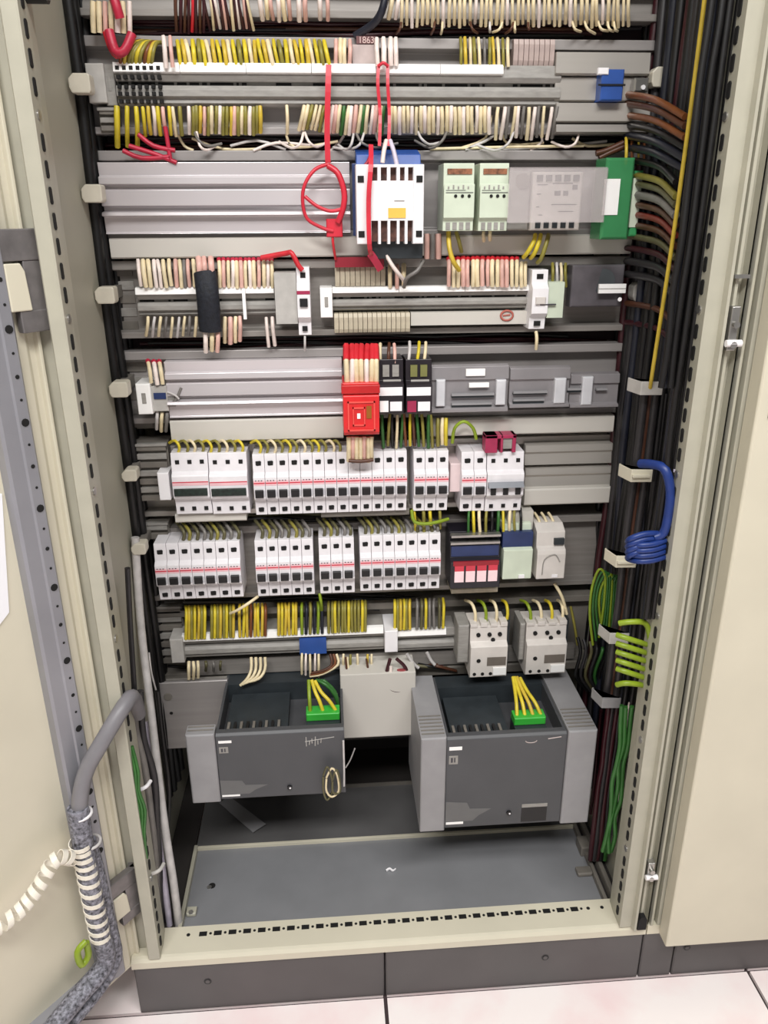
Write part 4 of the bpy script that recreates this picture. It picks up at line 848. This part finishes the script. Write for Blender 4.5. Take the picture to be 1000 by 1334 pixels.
# red strip above second terminal strip
mb = MB(); pb(mb, 436, 335, 500, 348, .264, .272, mat('red_busbar', (150, 34, 50), .4)); tag(mb.build('jumper_bar'), 'dark red jumper bar above the beige terminals', 'jumper bar')
fan([508, 517, 526], 345, 373, .272, .268, ['cream', 'pink', 'cream'], .0034, 'pale wires left of the grey gap above the second short strip', 'pale wires under the contactor', .5)
W([(500, 326, .24), (509, 343, .232), (520, 358, .235), (527, 366, .25)], 'white', .0028, 'white wire curving down from the underside of the white contactor')
W([(551, 340, .245), (543, 353, .235), (530, 362, .238), (526, 374, .255)], 'grey', .0028, 'grey wire curving from the right underside of the white contactor')
fan(rng(581, 676, 15, .4), 336, 373, .272, .266, ['pink', 'cream', 'cream', 'pink'], .0034, 'red tipped pinkish wires above the second short strip', 'red tipped wires above the second strip', .5, 0, tipf=lambda i: ('red', .2), ycap=1)
fan([679, 684], 342, 373, .272, .266, 'cream', .003, 'two cream wires beside the slim right breaker', 'two cream wires', .5)
for i, (x0, x1, y1) in enumerate(((697, 684, 335), (704, 693, 336), (714, 702, 342))): W([(x0, 306, .262), (x0-2, 315, .25), (x1+3, y1-6, .25), (x1-2, y1, .262)], 'yellow' if i < 2 else 'olive', .0032, ORD[i]+' from left of the yellow wires below the clear covered device', 'yellow wires below the clear cover', n=8)
W([(584, 302, .25), (585, 322, .24), (590, 340, .238), (598, 352, .25)], 'gold', .0034, 'golden wire running down from the first pale green relay')
W([(594, 302, .25), (597, 312, .248), (601, 328, .262)], 'olive', .0028, 'short olive wire beside the golden one under the first green relay')
fan([630, 638], 302, 312, .25, .262, 'cream', .0026, 'short cream wire stub under the second pale green relay', 'cream stubs', .5)
fan([556, 563, 571], 305, 337, .272, .272, ['pink', 'grey', 'pink'], .004, 'dusty pink wires right under the white contactor', 'dusty pink wires', .3, 0, .002)
fan(rng(716, 740, 4), 343, 372, .272, .266, ['olive', 'lgrey', 'cream'], .0026, 'pale wires right of the slim right breaker', 'pale wires right of the breaker', .8)
W([(698, 432, .26), (699, 442, .255), (698, 455, .262)], 'cream', .0026, 'cream wire dropping out of the slim right breaker')
W([(397, 438, .258), (397, 448, .255), (397, 457, .262)], 'lgrey', .0018, 'thin pale wire dropping out of the slim breaker with black toggle')
# red relay wires
fan(rng(449, 493, 7, .3), 450, 498, .245, .222, ['cream', 'white', 'cream'], .0040, 'red sleeved cream wires fanning into the red relay box', 'red sleeved wires', 1.2, 0, .012, tipf=lambda i: ('red', .62), ycap=.6)
fan(rng(452, 487, 7, .3), 569, 600, .225, .236, ['cream', 'pink', 'cream'], .0034, 'cream wires under the red relay box', 'cream wires under the red relay', .3, 0, .004, tipf=None)
mb = MB(); mb.tube([at(454, 600, .232), at(470, 601, .230), at(486, 599, .232)], .0030, WM['brown'], 6); tag(mb.build('cable_tie'), 'dark red tie at the lower end of the cream relay wires', 'cable tie')
fan([495, 506, 514], 448, 472, .262, .24, ['cream', 'brown', 'pink'], .0026, 'brown and pale wires entering the first black relay', 'wires of the first black relay', 1)
fan([532, 543, 552], 446, 472, .262, .24, ['lgrey', 'yellow', 'cream'], .0026, 'pale wires entering the second black relay', 'wires of the second black relay', 1, 2)
cl = ['green', 'olive', 'black', 'cream', 'green', 'orange', 'yellow', 'brown', 'green', 'olive']
fan(rng(496, 566, 12), 540, 582, .25, .262, cl, .0026, 'green, orange and olive wires under the black relays', 'coloured wires under the black relays', 3, 0)
fan(rng(567, 584, 3), 545, 580, .26, .264, ['olive', 'cream', 'yellow'], .0030, 'olive wires just right of the black relays', 'olive wires right of the relays', .5)
W([(589, 577, .262), (592, 558, .255), (604, 549, .252), (616, 558, .255), (620, 572, .258)], 'lime', .0026, 'yellow green wire arch above the upper right breakers', n=8)
# wires above upper breakers
fan([197, 205, 212], 470, 500, .275, .262, ['cream', 'white', 'cream'], .0034, 'pink topped white wires above the small terminal cluster', 'wires above the small terminals', .5, -5, tipf=lambda i: ('crimson', .2))
fan([204, 210, 216], 537, 560, .27, .28, ['lgrey', 'cream', 'grey'], .003, 'grey wires under the small terminal cluster', 'wires under the small terminals', .5, 1)
for k, (x0, x1, n) in enumerate(((226, 318, 9), (332, 446, 12))):
    for i, x in enumerate(rng(x0, x1, n, 1)):
        W([(x-10, 577, .275), (x-3, 574, .262), (x+3, 582, .256), (x+1, 592, .262)], ['yellow', 'olive', 'cream', 'olive'][i % 4], .0022, ('yellow' if k == 0 else 'olive')+' green wire hooking into the top of the '+('two three pole breakers' if k == 0 else 'long upper breaker block'), 'hooked wires above breakers '+('left' if k == 0 else 'middle'))
# wires between breaker rows
for k, (x0, x1, n, y0) in enumerate(((232, 312, 9, 682), (335, 405, 8, 680), (416, 458, 5, 678), (468, 572, 12, 676))):
    for i, x in enumerate(rng(x0, x1, n, 1)):
        W([(x-7, y0-2, .285), (x-2, y0+4, .272), (x+3, y0+12, .262), (x+2, 704-(x-200)*.02, .262)], ['dkolive', 'olive', 'dkolive', 'grey'][i % 4], .0028, 'olive grey wire bent into the top of the lower breakers, '+('left group', 'second group', 'third group', 'right group')[k], 'olive wires above lower breakers '+('left', 'second', 'third', 'right')[k])
fan([541, 552, 562, 573], 662, 690, .262, .268, ['yellow', 'olive', 'yellow', 'olive'], .0028, 'yellow wires leaving the upper block of three breakers', 'yellow wires under three breakers', 2, -2)
W([(536, 664, .255), (540, 680, .248), (560, 682, .25), (584, 676, .262)], 'lime', .0028, 'yellow green wire sweeping under the upper block of three breakers', n=8)
fan(rng(606, 682, 10), 662, 696, .262, .252, ['green', 'yellow', 'cream', 'olive', 'black'], .0026, 'green and yellow wires above the black fused block', 'wires above the fused block', 1.5)
for i, x in enumerate((696, 705, 714)): W([(x, 668, .29), (x+6, 678, .272), (x+8, 694, .262)], 'cream', .0024, ORD[i]+' from left of the pale wires curving into the rounded white relay', 'wires above the rounded relay')
mb = MB(); pb(mb, 661, 666, 694, 690, .262, .29, LID); tag(mb.build('marker_carrier'), 'blank pale plate above the navy topped relay', 'marker')
# lowest terminal row
def yrow(x): return 832-(x-238)*.045
def low(x0, x1, n, cols, lab, grp, top=796):
    for i, x in enumerate(rng(x0, x1, n, .5)):
        yy = yrow(x); t0 = top-(x-240)*.03
        W([(x, t0-6, .29), (x+random.uniform(-1, 1), t0+4, .270), (x, yy+1, .268)], cols[i % len(cols)], .0026, (ORD[i]+' from left of the ' if n <= 14 else 'one of the ')+lab, grp)
low(240, 268, 7, ['yellow', 'gold', 'olive'], 'yellow wires at the left end of the lowest strip', 'yellow wires lowest strip far left')
low(273, 306, 8, ['olive', 'yellow', 'olive', 'gold'], 'olive yellow wires of the second bunch above the lowest strip', 'yellow wires lowest strip second')
low(310, 348, 8, ['gold', 'yellow', 'gold', 'orange'], 'golden wires of the third bunch above the lowest strip', 'yellow wires lowest strip third')
low(360, 388, 6, ['gold', 'yellow', 'gold'], 'golden wires left of the blue marker block', 'yellow wires lowest strip fourth')
low(391, 422, 6, ['lime', 'navy', 'olive', 'navy'], 'green and navy wires above the blue marker block', 'wires above the blue block')
low(426, 478, 12, ['olive', 'olive', 'yellow', 'olive'], 'olive wires right of the blue marker block', 'olive wires lowest strip')
low(512, 536, 6, ['yellow', 'olive', 'gold'], 'yellow wires above the pale end bracket', 'yellow wires above the bracket')
low(540, 580, 7, ['grey', 'dkolive', 'yellow', 'grey'], 'grey and yellow wires above the small lowest strip', 'grey wires above the small strip')
W([(336, 777, .262), (322, 787, .25), (309, 795, .25), (300, 799, .26)], 'cream', .0026, 'cream wire slanting from the lower block of five breakers')
W([(416, 773, .26), (418, 785, .255), (419, 795, .27)], 'lime', .0026, 'short yellow green wire under the lower block of three')
fan([246, 252, 258], 862, 884, .272, .27, 'cream', .0028, 'short cream wires under the left of the lowest strip', 'three cream wires', .5)
fan([268, 278, 287], 862, 874, .275, .28, ['dkolive', 'grey'], .0026, 'dull wires beside the short cream ones under the lowest strip', 'dull wires', .5)
for i in range(4): W([(327+i*6, 856, .272), (327+i*6, 872, .262), (322+i*5, 884, .252), (313+i*3, 893-i*1.5, .25)], 'cream', .0026, ORD[i]+' from left of the cream wires sweeping left under the lowest strip', 'four sweeping cream wires', n=8)
fan([393, 398, 404, 410, 415], 852, 880, .27, .265, ['cream', 'white'], .0022, 'thin cream wires under the blue marker block', 'wires under the blue block', .5)
for i in range(3): W([(430+i*4, 852, .272), (432+i*4, 866, .262), (420, 874+i*2, .258), (404, 877+i*2, .262)], ['brown', 'orange', 'cream'][i], .0024, ('brown', 'orange brown', 'cream')[i]+' wire bending left under the lowest strip', 'bent wires')
fan([448, 457, 466, 478, 484], 852, 876, .27, .275, ['cream', 'olive', 'cream', 'gold'], .0024, 'cream and olive wires under the right part of the lowest strip', 'wires under the right part', 1)
W([(450, 856, .26), (453, 880, .25), (463, 899, .245), (477, 900, .245), (480, 880, .25), (477, 858, .26)], 'brown', .0018, 'thin brown wire loop hanging over the light grey box', n=8)
W([(452, 856, .262), (455, 878, .255), (466, 893, .252)], 'cream', .0024, 'cream wire beside the thin brown loop')
# red fob
mb = MB(); mb.tube([at(508, 858, .245), at(503, 880, .24), at(507, 897, .238), at(522, 900, .238), at(531, 888, .24), at(528, 870, .242), at(516, 858, .245)], .0030, WM['maroon'], 8); mb.tube([at(523, 872, .241), at(523, 897, .239)], .008, mat('fob_red', (160, 70, 74), .3), 10, .4); mb.tube([at(509, 868, .240), at(508, 894, .238)], .0028, WM['white'], 6); tag(mb.build('fuse_holder'), 'red and white fuse holder hanging beside the light grey box', 'fuse holder')
for i, L in enumerate((((530, 852), (538, 864), (545, 870)), ((556, 850), (561, 860), (566, 866)))): W([(p[0], p[1], .268) for p in L], 'lgrey', .0030, ('left', 'right')[i]+' grey wire stub under the small lowest strip', 'grey wire stubs')
for i in range(5): W([(500+i*15, 862+i, .285), (530+i*10, 868, .275), (570+i*6, 866+i*2, .285)], ['brown', 'maroon', 'dkolive', 'black', 'brown'][i], .0028, 'dark wire tangled under the small lowest strip', 'dark tangle under the small strip')
# contactor wires
for k, (x0, yb) in enumerate(((618, 820), (690, 818))):
    for i in range(4):
        x = x0+i*13
        W([(x-12+i*3, 782, .29), (x-4+i*2, 786, .262), (x+1+i, 800, .25), (x, yb+1, .25)], ['lime', 'cream', 'yellow', 'cream'][i] if k else ['cream', 'lime', 'cream', 'yellow'][i], .0027, ORD[i]+' from left of the wires arching into the small '+('right' if k else 'left')+' contactor', 'wires into the '+('right' if k else 'left')+' contactor', n=8)
    mb = MB(); pb(mb, x0-4, 790, x0+44, 826, .285, .30, BLACK); tag(mb.build('wire_comb'), 'black backing block behind the wires of the small '+('right' if k else 'left')+' contactor', 'block')
W([(722, 760, .262), (732, 778, .255), (738, 800, .255)], 'cream', .0028, 'cream wire falling right of the rounded white relay')
W([(743, 790, .27), (748, 815, .262), (752, 840, .262)], 'olive', .0024, 'olive wire right of the small right contactor')
# drive plug wires
def plugw(gx, gw, tz, Yf, tops, cols, lab, grp):
    for i, (tp, c) in enumerate(zip(tops, cols)):
        e_ = Vector((gx+gw*(.12+.76*i/(len(tops)-1)), Yf+.045, tz+.002)); a = at(*tp)
        mb = MB(); mb.tube([a, a.lerp(e_, .3)+Vector((0, -.006, 0)), a.lerp(e_, .7)+Vector((0, -.004, .004)), e_], .0030, WM[c], 8); tag(mb.build('wire'), ORD[i]+' from left of the '+lab, 'wire', grp)
plugw(gxR, gwR, tR, .10, [(668, 882, .2), (670, 882, .2), (673, 882, .2), (677, 883, .2)], ['yellow', 'yellow', 'gold', 'yellow'], 'yellow wires fanning into the green plug of the right drive', 'yellow wires of the right drive')
plugw(gxL, gwL, tL, .125, [(402, 886, .2), (406, 886, .2), (410, 887, .2)], ['lime', 'yellow', 'yellow'], 'yellow wires fanning into the green plug of the left drive', 'yellow wires of the left drive')
for i in range(4): W([(412+i*3, 886, .21), (424+i*4, 892+i*3, .2), (438+i, 905+i*6, .2)], 'green', .003, 'dark green wire behind the green plug of the left drive', 'dark green wires')

# ------------------------------------------------------------------ red straps
def strap(pts, w, m, name, label, cat='strap'):
    P = smooth_path([at(*p) for p in pts], 4); vs = []; fs = []
    for i, p in enumerate(P):
        t = (P[min(i+1, len(P)-1)]-P[max(i-1, 0)]).normalized(); s = t.cross(Vector((0, -1, 0))); s = (s.normalized() if s.length > 1e-4 else Vector((1, 0, 0)))*w/2
        for (a, b2) in ((-1, 0), (1, 0), (1, .0014), (-1, .0014)): vs.append(p+s*a+Vector((0, b2, 0)))
    n = len(P)
    for i in range(n-1):
        for k in range(4): fs.append((i*4+k, i*4+(k+1) % 4, (i+1)*4+(k+1) % 4, (i+1)*4+k))
    fs += [(0, 1, 2, 3), (n*4-1, n*4-2, n*4-3, n*4-4)]
    mb = MB(); mb.add(vs, fs, m); o = mb.build(name); tag(o, label, cat); return o
STRAP = mat('strap_red', (206, 44, 62), .35, noise=.1)
s1 = strap([(428, 84, .25), (427, 120, .246), (426, 170, .248), (427, 212, .25)], .0072, STRAP, 'red_strap', 'flat red strap hanging over the long strip down to the red loop')
mb = MB()
mb.tube([at(427, 214, .248), at(410, 221, .244), at(397, 240, .242), at(394, 262, .242), at(400, 285, .242), at(420, 297, .244), at(434, 301, .246)], .0024, STRAP, 8)
mb.tube([at(427, 216, .248), at(440, 226, .244), at(448, 250, .242), at(447, 270, .242), at(440, 290, .244)], .0040, STRAP, 8)
mb.tube([at(397, 256, .243), at(412, 268, .240), at(430, 275, .240), at(446, 272, .243)], .0024, STRAP, 8)
lp = mb.build('red_loop'); tag(lp, 'red plastic loop hanging in front of the glossy ridged cover', 'loop')
mb = MB(); pb(mb, 425, 285, 446, 309, .246, .250, STRAP, .0012); mb.build('tag_plate', lp)
W([(433, 308, .25), (434, 320, .25), (437, 338, .262)], 'red', .0018, 'thin red cord under the red loop crossing the duct lid')
strap([(493, 84, .252), (492, 110, .248), (495, 150, .247), (494, 190, .23)], .0042, STRAP, 'red_strap', 'left red strap of the pair over the middle of the long strip')
strap([(505, 84, .252), (505, 110, .247), (507, 150, .246), (506, 190, .23)], .0042, STRAP, 'red_strap', 'right red strap of the pair over the middle of the long strip')
mb = MB(); mb.tube([at(493, 86, .251), at(499, 82, .249), at(505, 86, .251)], .002, STRAP, 8); tag(mb.build('cable_tie'), 'red tie joining the pair of red straps at the label strip', 'cable tie')
strap([(483, 188, .232), (483, 214, .207), (480, 260, .204), (481, 318, .205), (484, 335, .232)], .0060, STRAP, 'red_strap', 'bright red strap running down the left of the white contactor')
strap([(482, 330, .225), (489, 340, .235), (496, 352, .25)], .010, mat('strap_pink', (222, 70, 100), .35), 'red_strap', 'short pinkish red strap end below the white contactor')
W([(503, 183, .235), (500, 196, .225), (498, 212, .222)], 'white', .0030, 'left white wire entering the top of the white contactor')
W([(508, 183, .235), (513, 198, .225), (517, 216, .222)], 'lilac', .0030, 'right lilac white wire entering the top of the white contactor')
W([(482, 203, .24), (478, 212, .235), (470, 220, .235)], 'crimson', .002, 'thin crimson wire looping at the top left of the white contactor')

# ------------------------------------------------------------------ side supports (knobs)
def knob(px, py, Y, s, label, w=.030, h=.022, m=None):
    p = at(px, py, Y); e = empty('tray_support', (p.x, Y+.03, p.z), label, 'support')
    mb = MB(); a, c = p.x-w/2, p.x+w/2; z0, z1 = p.z-h/2, p.z+h/2
    mb.prof([(a, z0+.006), (a+.003, z0), (c-.002, z0), (c, z0+.003), (c, z1-.002), (c-.002, z1), (a+.006, z1), (a, z1-.006)], Y, Y+.022, m or mat('knob_beige', (206, 200, 184), .4), 'y'); mb.build('end_cap', e, .0015)
    mb = MB(); mb.box(p.x-.006, p.x+.006, Y+.022, Y+.16, z0+.003, z1-.003, LIDD); mb.box(-.385 if s < 0 else p.x, p.x if s < 0 else .385, Y+.12, Y+.14, z0, z1, LIDD); mb.build('arm', e)
for (x, y, lab) in ((103, 108, 'topmost'), (119, 252, 'second from top'), (136, 385, 'third from top'), (154, 508, 'fourth from top'), (168, 620, 'fifth from top'), (180, 716, 'lowest')):
    knob(x, y, .225, -1, lab+' pale tray support at the left side of the cabinet', .026 if y < 600 else .022, .022 if y < 600 else .018)
knob(862, 100, .25, 1, 'pale tray support at the upper right side', .026, .024); knob(838, 380, .25, 1, 'grey tray support at the right of the fourth row', .030, .026, TERM)
# cable straps at the right
for i, (x, y) in enumerate(((845, 506), (832, 620), (812, 732), (803, 832), (793, 916))):
    p = at(x, y, .10); w_ = .036; e = None
    mb = MB(); m_ = (TERML, BEIGE, BEIGE, TERML, MIDG)[i]
    mb.prof([(p.x-w_/2, .130), (p.x-w_*.30, .100), (p.x+w_/2, .098), (p.x+w_/2, .101), (p.x-w_*.28, .104), (p.x-w_/2+.003, .132)], p.z-.009, p.z+.009, m_, 'z')
    if i in (1, 2): mb.prof([(p.x-w_/2+.002, .125), (p.x-w_*.26, .096), (p.x+w_*.4, .095), (p.x+w_*.4, .098)], p.z-.002, p.z+.003, m_, 'z')
    tag(mb.build('cable_clamp', None, .001), ORD[i]+' from top of the metal cable clamps at the right side', 'cable clamp', 'cable clamps at the right side')

# ------------------------------------------------------------------ cables on the right
def vcable(xt, yt, xb, yb, Y, r, c, label, group=None, wob=.002, segs=8):
    a = at(xt, yt, Y); b2 = at(xb, yb, Y); pts = []
    for i in range(segs+1):
        t = i/segs; p = a.lerp(b2, t); pts.append(p+Vector((random.uniform(-wob, wob), random.uniform(-wob, wob), 0)))
    o = wire_obj('cable', pts, r, WM[c], label, 'cable', group, n=8); return o
def vx(y, k): return 499+k*(3315-y)              # plumb line in the picture
cc = ['black', 'navy', 'dgrey', 'black', 'black', 'navy', 'black', 'black', 'dgrey', 'black']
for i in range(10):
    k = .1290+.00125*i
    vcable(vx(-60, k), -60, vx(805 if i > 4 else 505, k), 805 if i > 4 else 505, .024+.012*(i % 3), .0042, cc[i], 'black or navy cable running down the right side behind the column', 'black cables at the right side', .0012)
for i in range(7):
    k = .1215+.0026*i
    vcable(vx(512, k), 512, vx(920, k-.001), 920, .122+.008*(i % 2), .0056, ['dgrey', 'brown', 'dgrey', 'navy', 'black', 'dgrey', 'black'][i], 'thick dark cable between the metal clamps at the right', 'thick cables between the clamps', .0008)
for i in range(5):
    k = .1225+.0022*i
    vcable(vx(915, k), 915, vx(1120, k), 1120, .128, .0045, ['maroon', 'dgrey', 'maroon', 'black', 'green'][i], 'dark cable continuing below the lowest clamp at the right', 'cables below the lowest clamp', .001)
for i in range(3):
    k = .1305+.0022*i
    vcable(vx(920, k), 920, vx(1110, k), 1110, .075, .0035, 'green', 'dark green wire low at the right side', 'green wires low at the right', .003)
wire_obj('wire', [at(vx(-60, .1262), -60, .07), at(vx(150, .1262), 150, .07), at(vx(320, .1255), 320, .07), at(vx(470, .1240), 470, .08), at(vx(500, .1235), 505, .10)], .0026, WM['gold'], 'thin yellow wire running down in front of the dark cables at the upper right', 'wire')
wire_obj('wire', [at(vx(-60, .1380), -60, .042), at(vx(300, .1375), 300, .042), at(vx(600, .1370), 600, .044)], .0012, WM['lgrey'], 'very thin pale wire between the black cables at the upper right', 'wire')
wire_obj('wire', [at(819, 915, .09), at(814, 960, .085), at(806, 1040, .085), at(800, 1090, .085)], .0012, WM['white'], 'very thin white wire low at the right side', 'wire')
hc = [(128, 'orange'), (140, 'brown'), (155, 'orange'), (168, 'black'), (182, 'navy'), (197, 'navy'), (213, 'black'), (232, 'olive'), (243, 'dkolive'), (257, 'grey'), (270, 'brown'), (283, 'brick'), (297, 'brown'), (312, 'dkolive'), (328, 'maroon'), (345, 'dgrey'), (362, 'dgrey'), (400, 'brown'), (425, 'maroon')]
for i, (y, c) in enumerate(hc):
    wire_obj('cable', [at(816, y-5, .272), at(842, y-1, .205), at(862, y+6, .155), at(892 if y < 200 else 880, y+24, .105)], .0052 if c in ('navy', 'grey', 'dgrey') else .0042, WM[c], {'orange': 'orange brown', 'brick': 'brick red', 'olive': 'olive', 'dkolive': 'dark olive', 'grey': 'grey', 'navy': 'navy', 'black': 'black', 'brown': 'brown', 'maroon': 'maroon', 'dgrey': 'dark grey'}[c]+' cable turning into the dark gap at the right side', 'cable', 'cables turning into the right side gap', n=8)
for i in range(16):  # added cables: they cover the right wall to darken it like shade
    X = .379-.003*(i % 2); Y = .112+.0140*i
    zt = 1.62; zb_ = .2 if i < 10 else .3
    wire_obj('cable', [Vector((X+random.uniform(-.003, .003), Y+random.uniform(-.002, .002), zt+(zb_-zt)*j/9)) for j in range(10)], .0062, WM[['black', 'black', 'navy', 'black', 'dgrey', 'black', 'maroon'][i % 7]], 'added black cable standing in for shade along the right side wall', 'cable', 'added black cables for shade on the right side wall', n=8)
for i in range(6):  # added cables: their black stands for the shade deep on the left wall
    X = -.3795+.004*(i % 2); Y = .262+.0150*i
    wire_obj('cable', [Vector((X+random.uniform(-.002, .003), Y+random.uniform(-.002, .002), 1.62-.142*j)) for j in range(11)], .0074, WM[['black', 'black', 'dgrey', 'black'][i % 4]], 'added black cable standing in for shade along the left side wall', 'cable', 'added black cables for shade on the left side wall', n=8)
# blue cable coil
wire_obj('blue_cable', [at(834, 604, .06), at(850, 605, .04), at(866, 612, .022), at(873, 640, .016), at(870, 672, .014), at(864, 694, .016), at(852, 700, .018)], .0060, WM['blue'], 'thick blue cable arching down beside the right column', 'cable', n=10)
for i in range(4):
    y = 702+i*7
    wire_obj('blue_cable', [at(868, y-4, .034), at(856, y-7, .020), at(838, y-6, .014), at(821, y, .016), at(818, y+5, .03), at(832, y+8, .012), at(850, y+7, .010), at(866, y+2, .018)], .0040, WM['blue'], ORD[i]+' from top of the blue cable turns wound at the right side', 'cable', 'blue cable turns', n=8)
vcable(vx(610, .1405), 610, vx(720, .1400), 720, .024, .003, 'lilac', 'lilac cable edge beside the blue cable', None, .001)
# yellow green turns
for i in range(7):
    y = 812 if i == 0 else 828+i*11
    wire_obj('earth_cable', [at(846, y+2, .042), at(834, y-2, .032), at(815, y-4 if i in (0, 6) else y-8, .029), at(803, y-2 if i in (0, 6) else y-12, .037)] if i else [at(806, 812, .035), at(822, 810, .029), at(840, 812, .032), at(846, 830, .037), at(848, 870, .042)], .0040, WM['lime'], ORD[i]+' from top of the yellow green earth cable turns at the right side', 'cable', 'yellow green cable turns', n=8)
for i in range(6):
    x = 768+i*4
    wire_obj('earth_wire', [at(x+4, 840-i*6, .2), at(x, 800-i*4, .19), at(x+3, 765, .185), at(x+12, 742+i*3, .18), at(x+20-i, 752, .18), at(x+18-i, 790, .185), at(x+12, 830, .2)], .0022, WM['green' if i % 3 else 'lime'], 'green wire loop left of the metal clamps at the right', 'wire', 'green wire loops at the right', n=6)
for i in range(6):
    wire_obj('wire', [at(752+i*8, 830+i*3, .24), at(756+i*7, 850, .23), at(750+i*6, 880, .235), at(765+i*4, 900, .25)], .0030, WM[['black', 'dgrey', 'dkolive', 'dgrey', 'green', 'black'][i]], 'dark wire in the tangle right of the small contactors', 'wire', 'dark tangle right of the contactors', n=6)
for i, (x, c) in enumerate(((775, 'maroon'), (782, 'brown'), (788, 'gold'), (792, 'orange'))):
    wire_obj('wire', [at(x+8, 925, .2), at(x+4, 960, .2), at(x, 1010, .2), at(x-6, 1060, .21)], .0028, WM[c], {'maroon': 'maroon', 'brown': 'brown', 'gold': 'golden', 'orange': 'orange brown'}[c]+' wire running down behind the right drive unit', 'wire', 'wires behind the right drive', n=6)
# ------------------------------------------------------------------ cables on the left
def poly(pts, r, c, label, group=None, cat='cable', name='cable', n=10, flat=1): return wire_obj(name, [at(*p) for p in pts], r, WM[c] if isinstance(c, str) else c, label, cat, group, n=n, flat=flat)
poly([(176, 700, .235), (180, 770, .225), (186, 840, .2), (196, 920, .16), (205, 1000, .12), (215, 1080, .09), (226, 1150, .07), (233, 1206, .07)], .0062, 'lgrey', 'thick pale grey flat cable descending along the left side to the base')
poly([(190, 940, .16), (196, 1000, .13), (205, 1080, .10), (214, 1150, .08), (221, 1206, .075)], .0052, 'lilac', 'lilac white cable beside the thick pale one at the lower left')
poly([(194, 850, .21), (198, 880, .2), (208, 915, .21)], .0014, 'lgrey', 'thin pale wire curving off the thick pale cable')
for i, pts in enumerate((((174, 905, .09), (176, 950, .08), (188, 1000, .075), (196, 1060, .07), (202, 1120, .07), (205, 1200, .07)), ((182, 900, .10), (186, 960, .09), (200, 1010, .085), (204, 1070, .08), (210, 1200, .075)), ((166, 740, .12), (170, 820, .12), (175, 900, .11), (178, 960, .10)), ((205, 900, .16), (212, 960, .15), (220, 1030, .13), (216, 1100, .12)))):
    poly(pts, .0058 if i < 2 else .004, ['grey', 'dgrey', 'dgrey', 'black'][i], ('grey cable nearest the left column low in the cabinet', 'dark grey cable beside the grey one at the lower left', 'dark cable coming down the left side above the hose', 'black cable at the lower left behind the pale cables')[i])
for i in range(3):
    poly([(166+i*3, 972, .012), (172+i*4, 1005, .006), (175+i*3, 1030, .006), (181+i*4, 1055, .006), (182+i*3, 1085, .006), (187+i*2, 1118, .010)], .0022, 'green', 'green earth wire running down inside the left column', 'green earth wires at the left', 'wire', 'earth_wire', 6)
for i, (x, y) in enumerate(((180, 1024), (198, 1132))):
    p = at(x+2, y, .028); mb = MB(); mb.tube([p+Vector((-.012, 0, -.003)), p+Vector((-.003, -.008, -.001)), p+Vector((.010, -.006, .003)), p+Vector((.014, .006, .003))], .0028, WHITE if i == 0 else TERML, 8); mb.box(p.x-.016, p.x-.009, p.y-.004, p.y+.004, p.z-.010, p.z-.002, WHITE); tag(mb.build('cable_tie'), ('upper', 'lower')[i]+' cable tie around the cables inside the left column', 'cable tie')

# ------------------------------------------------------------------ light
w = bpy.data.worlds.new('room_air'); S.world = w; w.use_nodes = True
bg = w.node_tree.nodes['Background']; bg.inputs[0].default_value = (1.0, .98, .96, 1); bg.inputs[1].default_value = .18
def area(name, loc, rot, sx, sy, power, col=(1, .985, .965)):
    ld = bpy.data.lights.new(name, 'AREA'); ld.shape = 'RECTANGLE'; ld.size = sx; ld.size_y = sy; ld.energy = power; ld.color = col
    o = bpy.data.objects.new(name, ld); COL.objects.link(o); o.location = loc; o.rotation_euler = rot; return o
area('ceiling_lamp', (-.5, -1.7, 2.7), (math.radians(18), 0, 0), 1.3, .35, 60)
area('ceiling_lamp', (.7, -1.2, 2.7), (math.radians(14), 0, 0), 1.3, .35, 33)
ld = bpy.data.lights.new('phone_flash', 'POINT'); ld.energy = 1.15; ld.shadow_soft_size = .03; ld.color = (1, .98, .96)
fo = bpy.data.objects.new('phone_flash', ld); COL.objects.link(fo); fo.location = CAM+R2*-.03+U2*.02-FW*.02

# ------------------------------------------------------------------ wires that show smallest become one heap
bpy.context.view_layer.update()
def shown(o):
    xs = []; 
    for v in o.data.vertices:
        d = o.matrix_world @ v.co-CAM; z = d.dot(FW); xs.append((500+FPX*d.dot(R2)/z, 667-FPX*d.dot(U2)/z))
    a = max(0, min(1000, max(p[0] for p in xs)))-max(0, min(1000, min(p[0] for p in xs))); b2 = max(0, min(1334, max(p[1] for p in xs)))-max(0, min(1334, min(p[1] for p in xs)))
    return max(a, b2)*5+a*b2*.15
ws = sorted([o for o in S.objects if o.get('category') == 'wire' and o.parent is None and o.type == 'MESH'], key=shown, reverse=True)
rest = ws[290:]
if rest:
    hm = MB()
    for o in rest:
        for q in [o]+list(o.children):
            mw = q.matrix_world; base = len(hm.v); hm.v += [mw @ v.co for v in q.data.vertices]
            for p in q.data.polygons:
                hm.f.append(tuple(base+i for i in p.vertices)); hm.m.append(hm.mi(q.data.materials[p.material_index])); hm.smooth.append(p.use_smooth)
        for q in list(o.children)+[o]: bpy.data.objects.remove(q)
    tag(hm.build('short_wires'), 'mass of short cream, olive and yellow wires filling in between the rows of terminals', 'wires', None, 'stuff')
for o in S.objects:
    if o.parent is None and 'label' in o and len(o['label'].split()) > 16: print('LONG', o.name, o['label'])
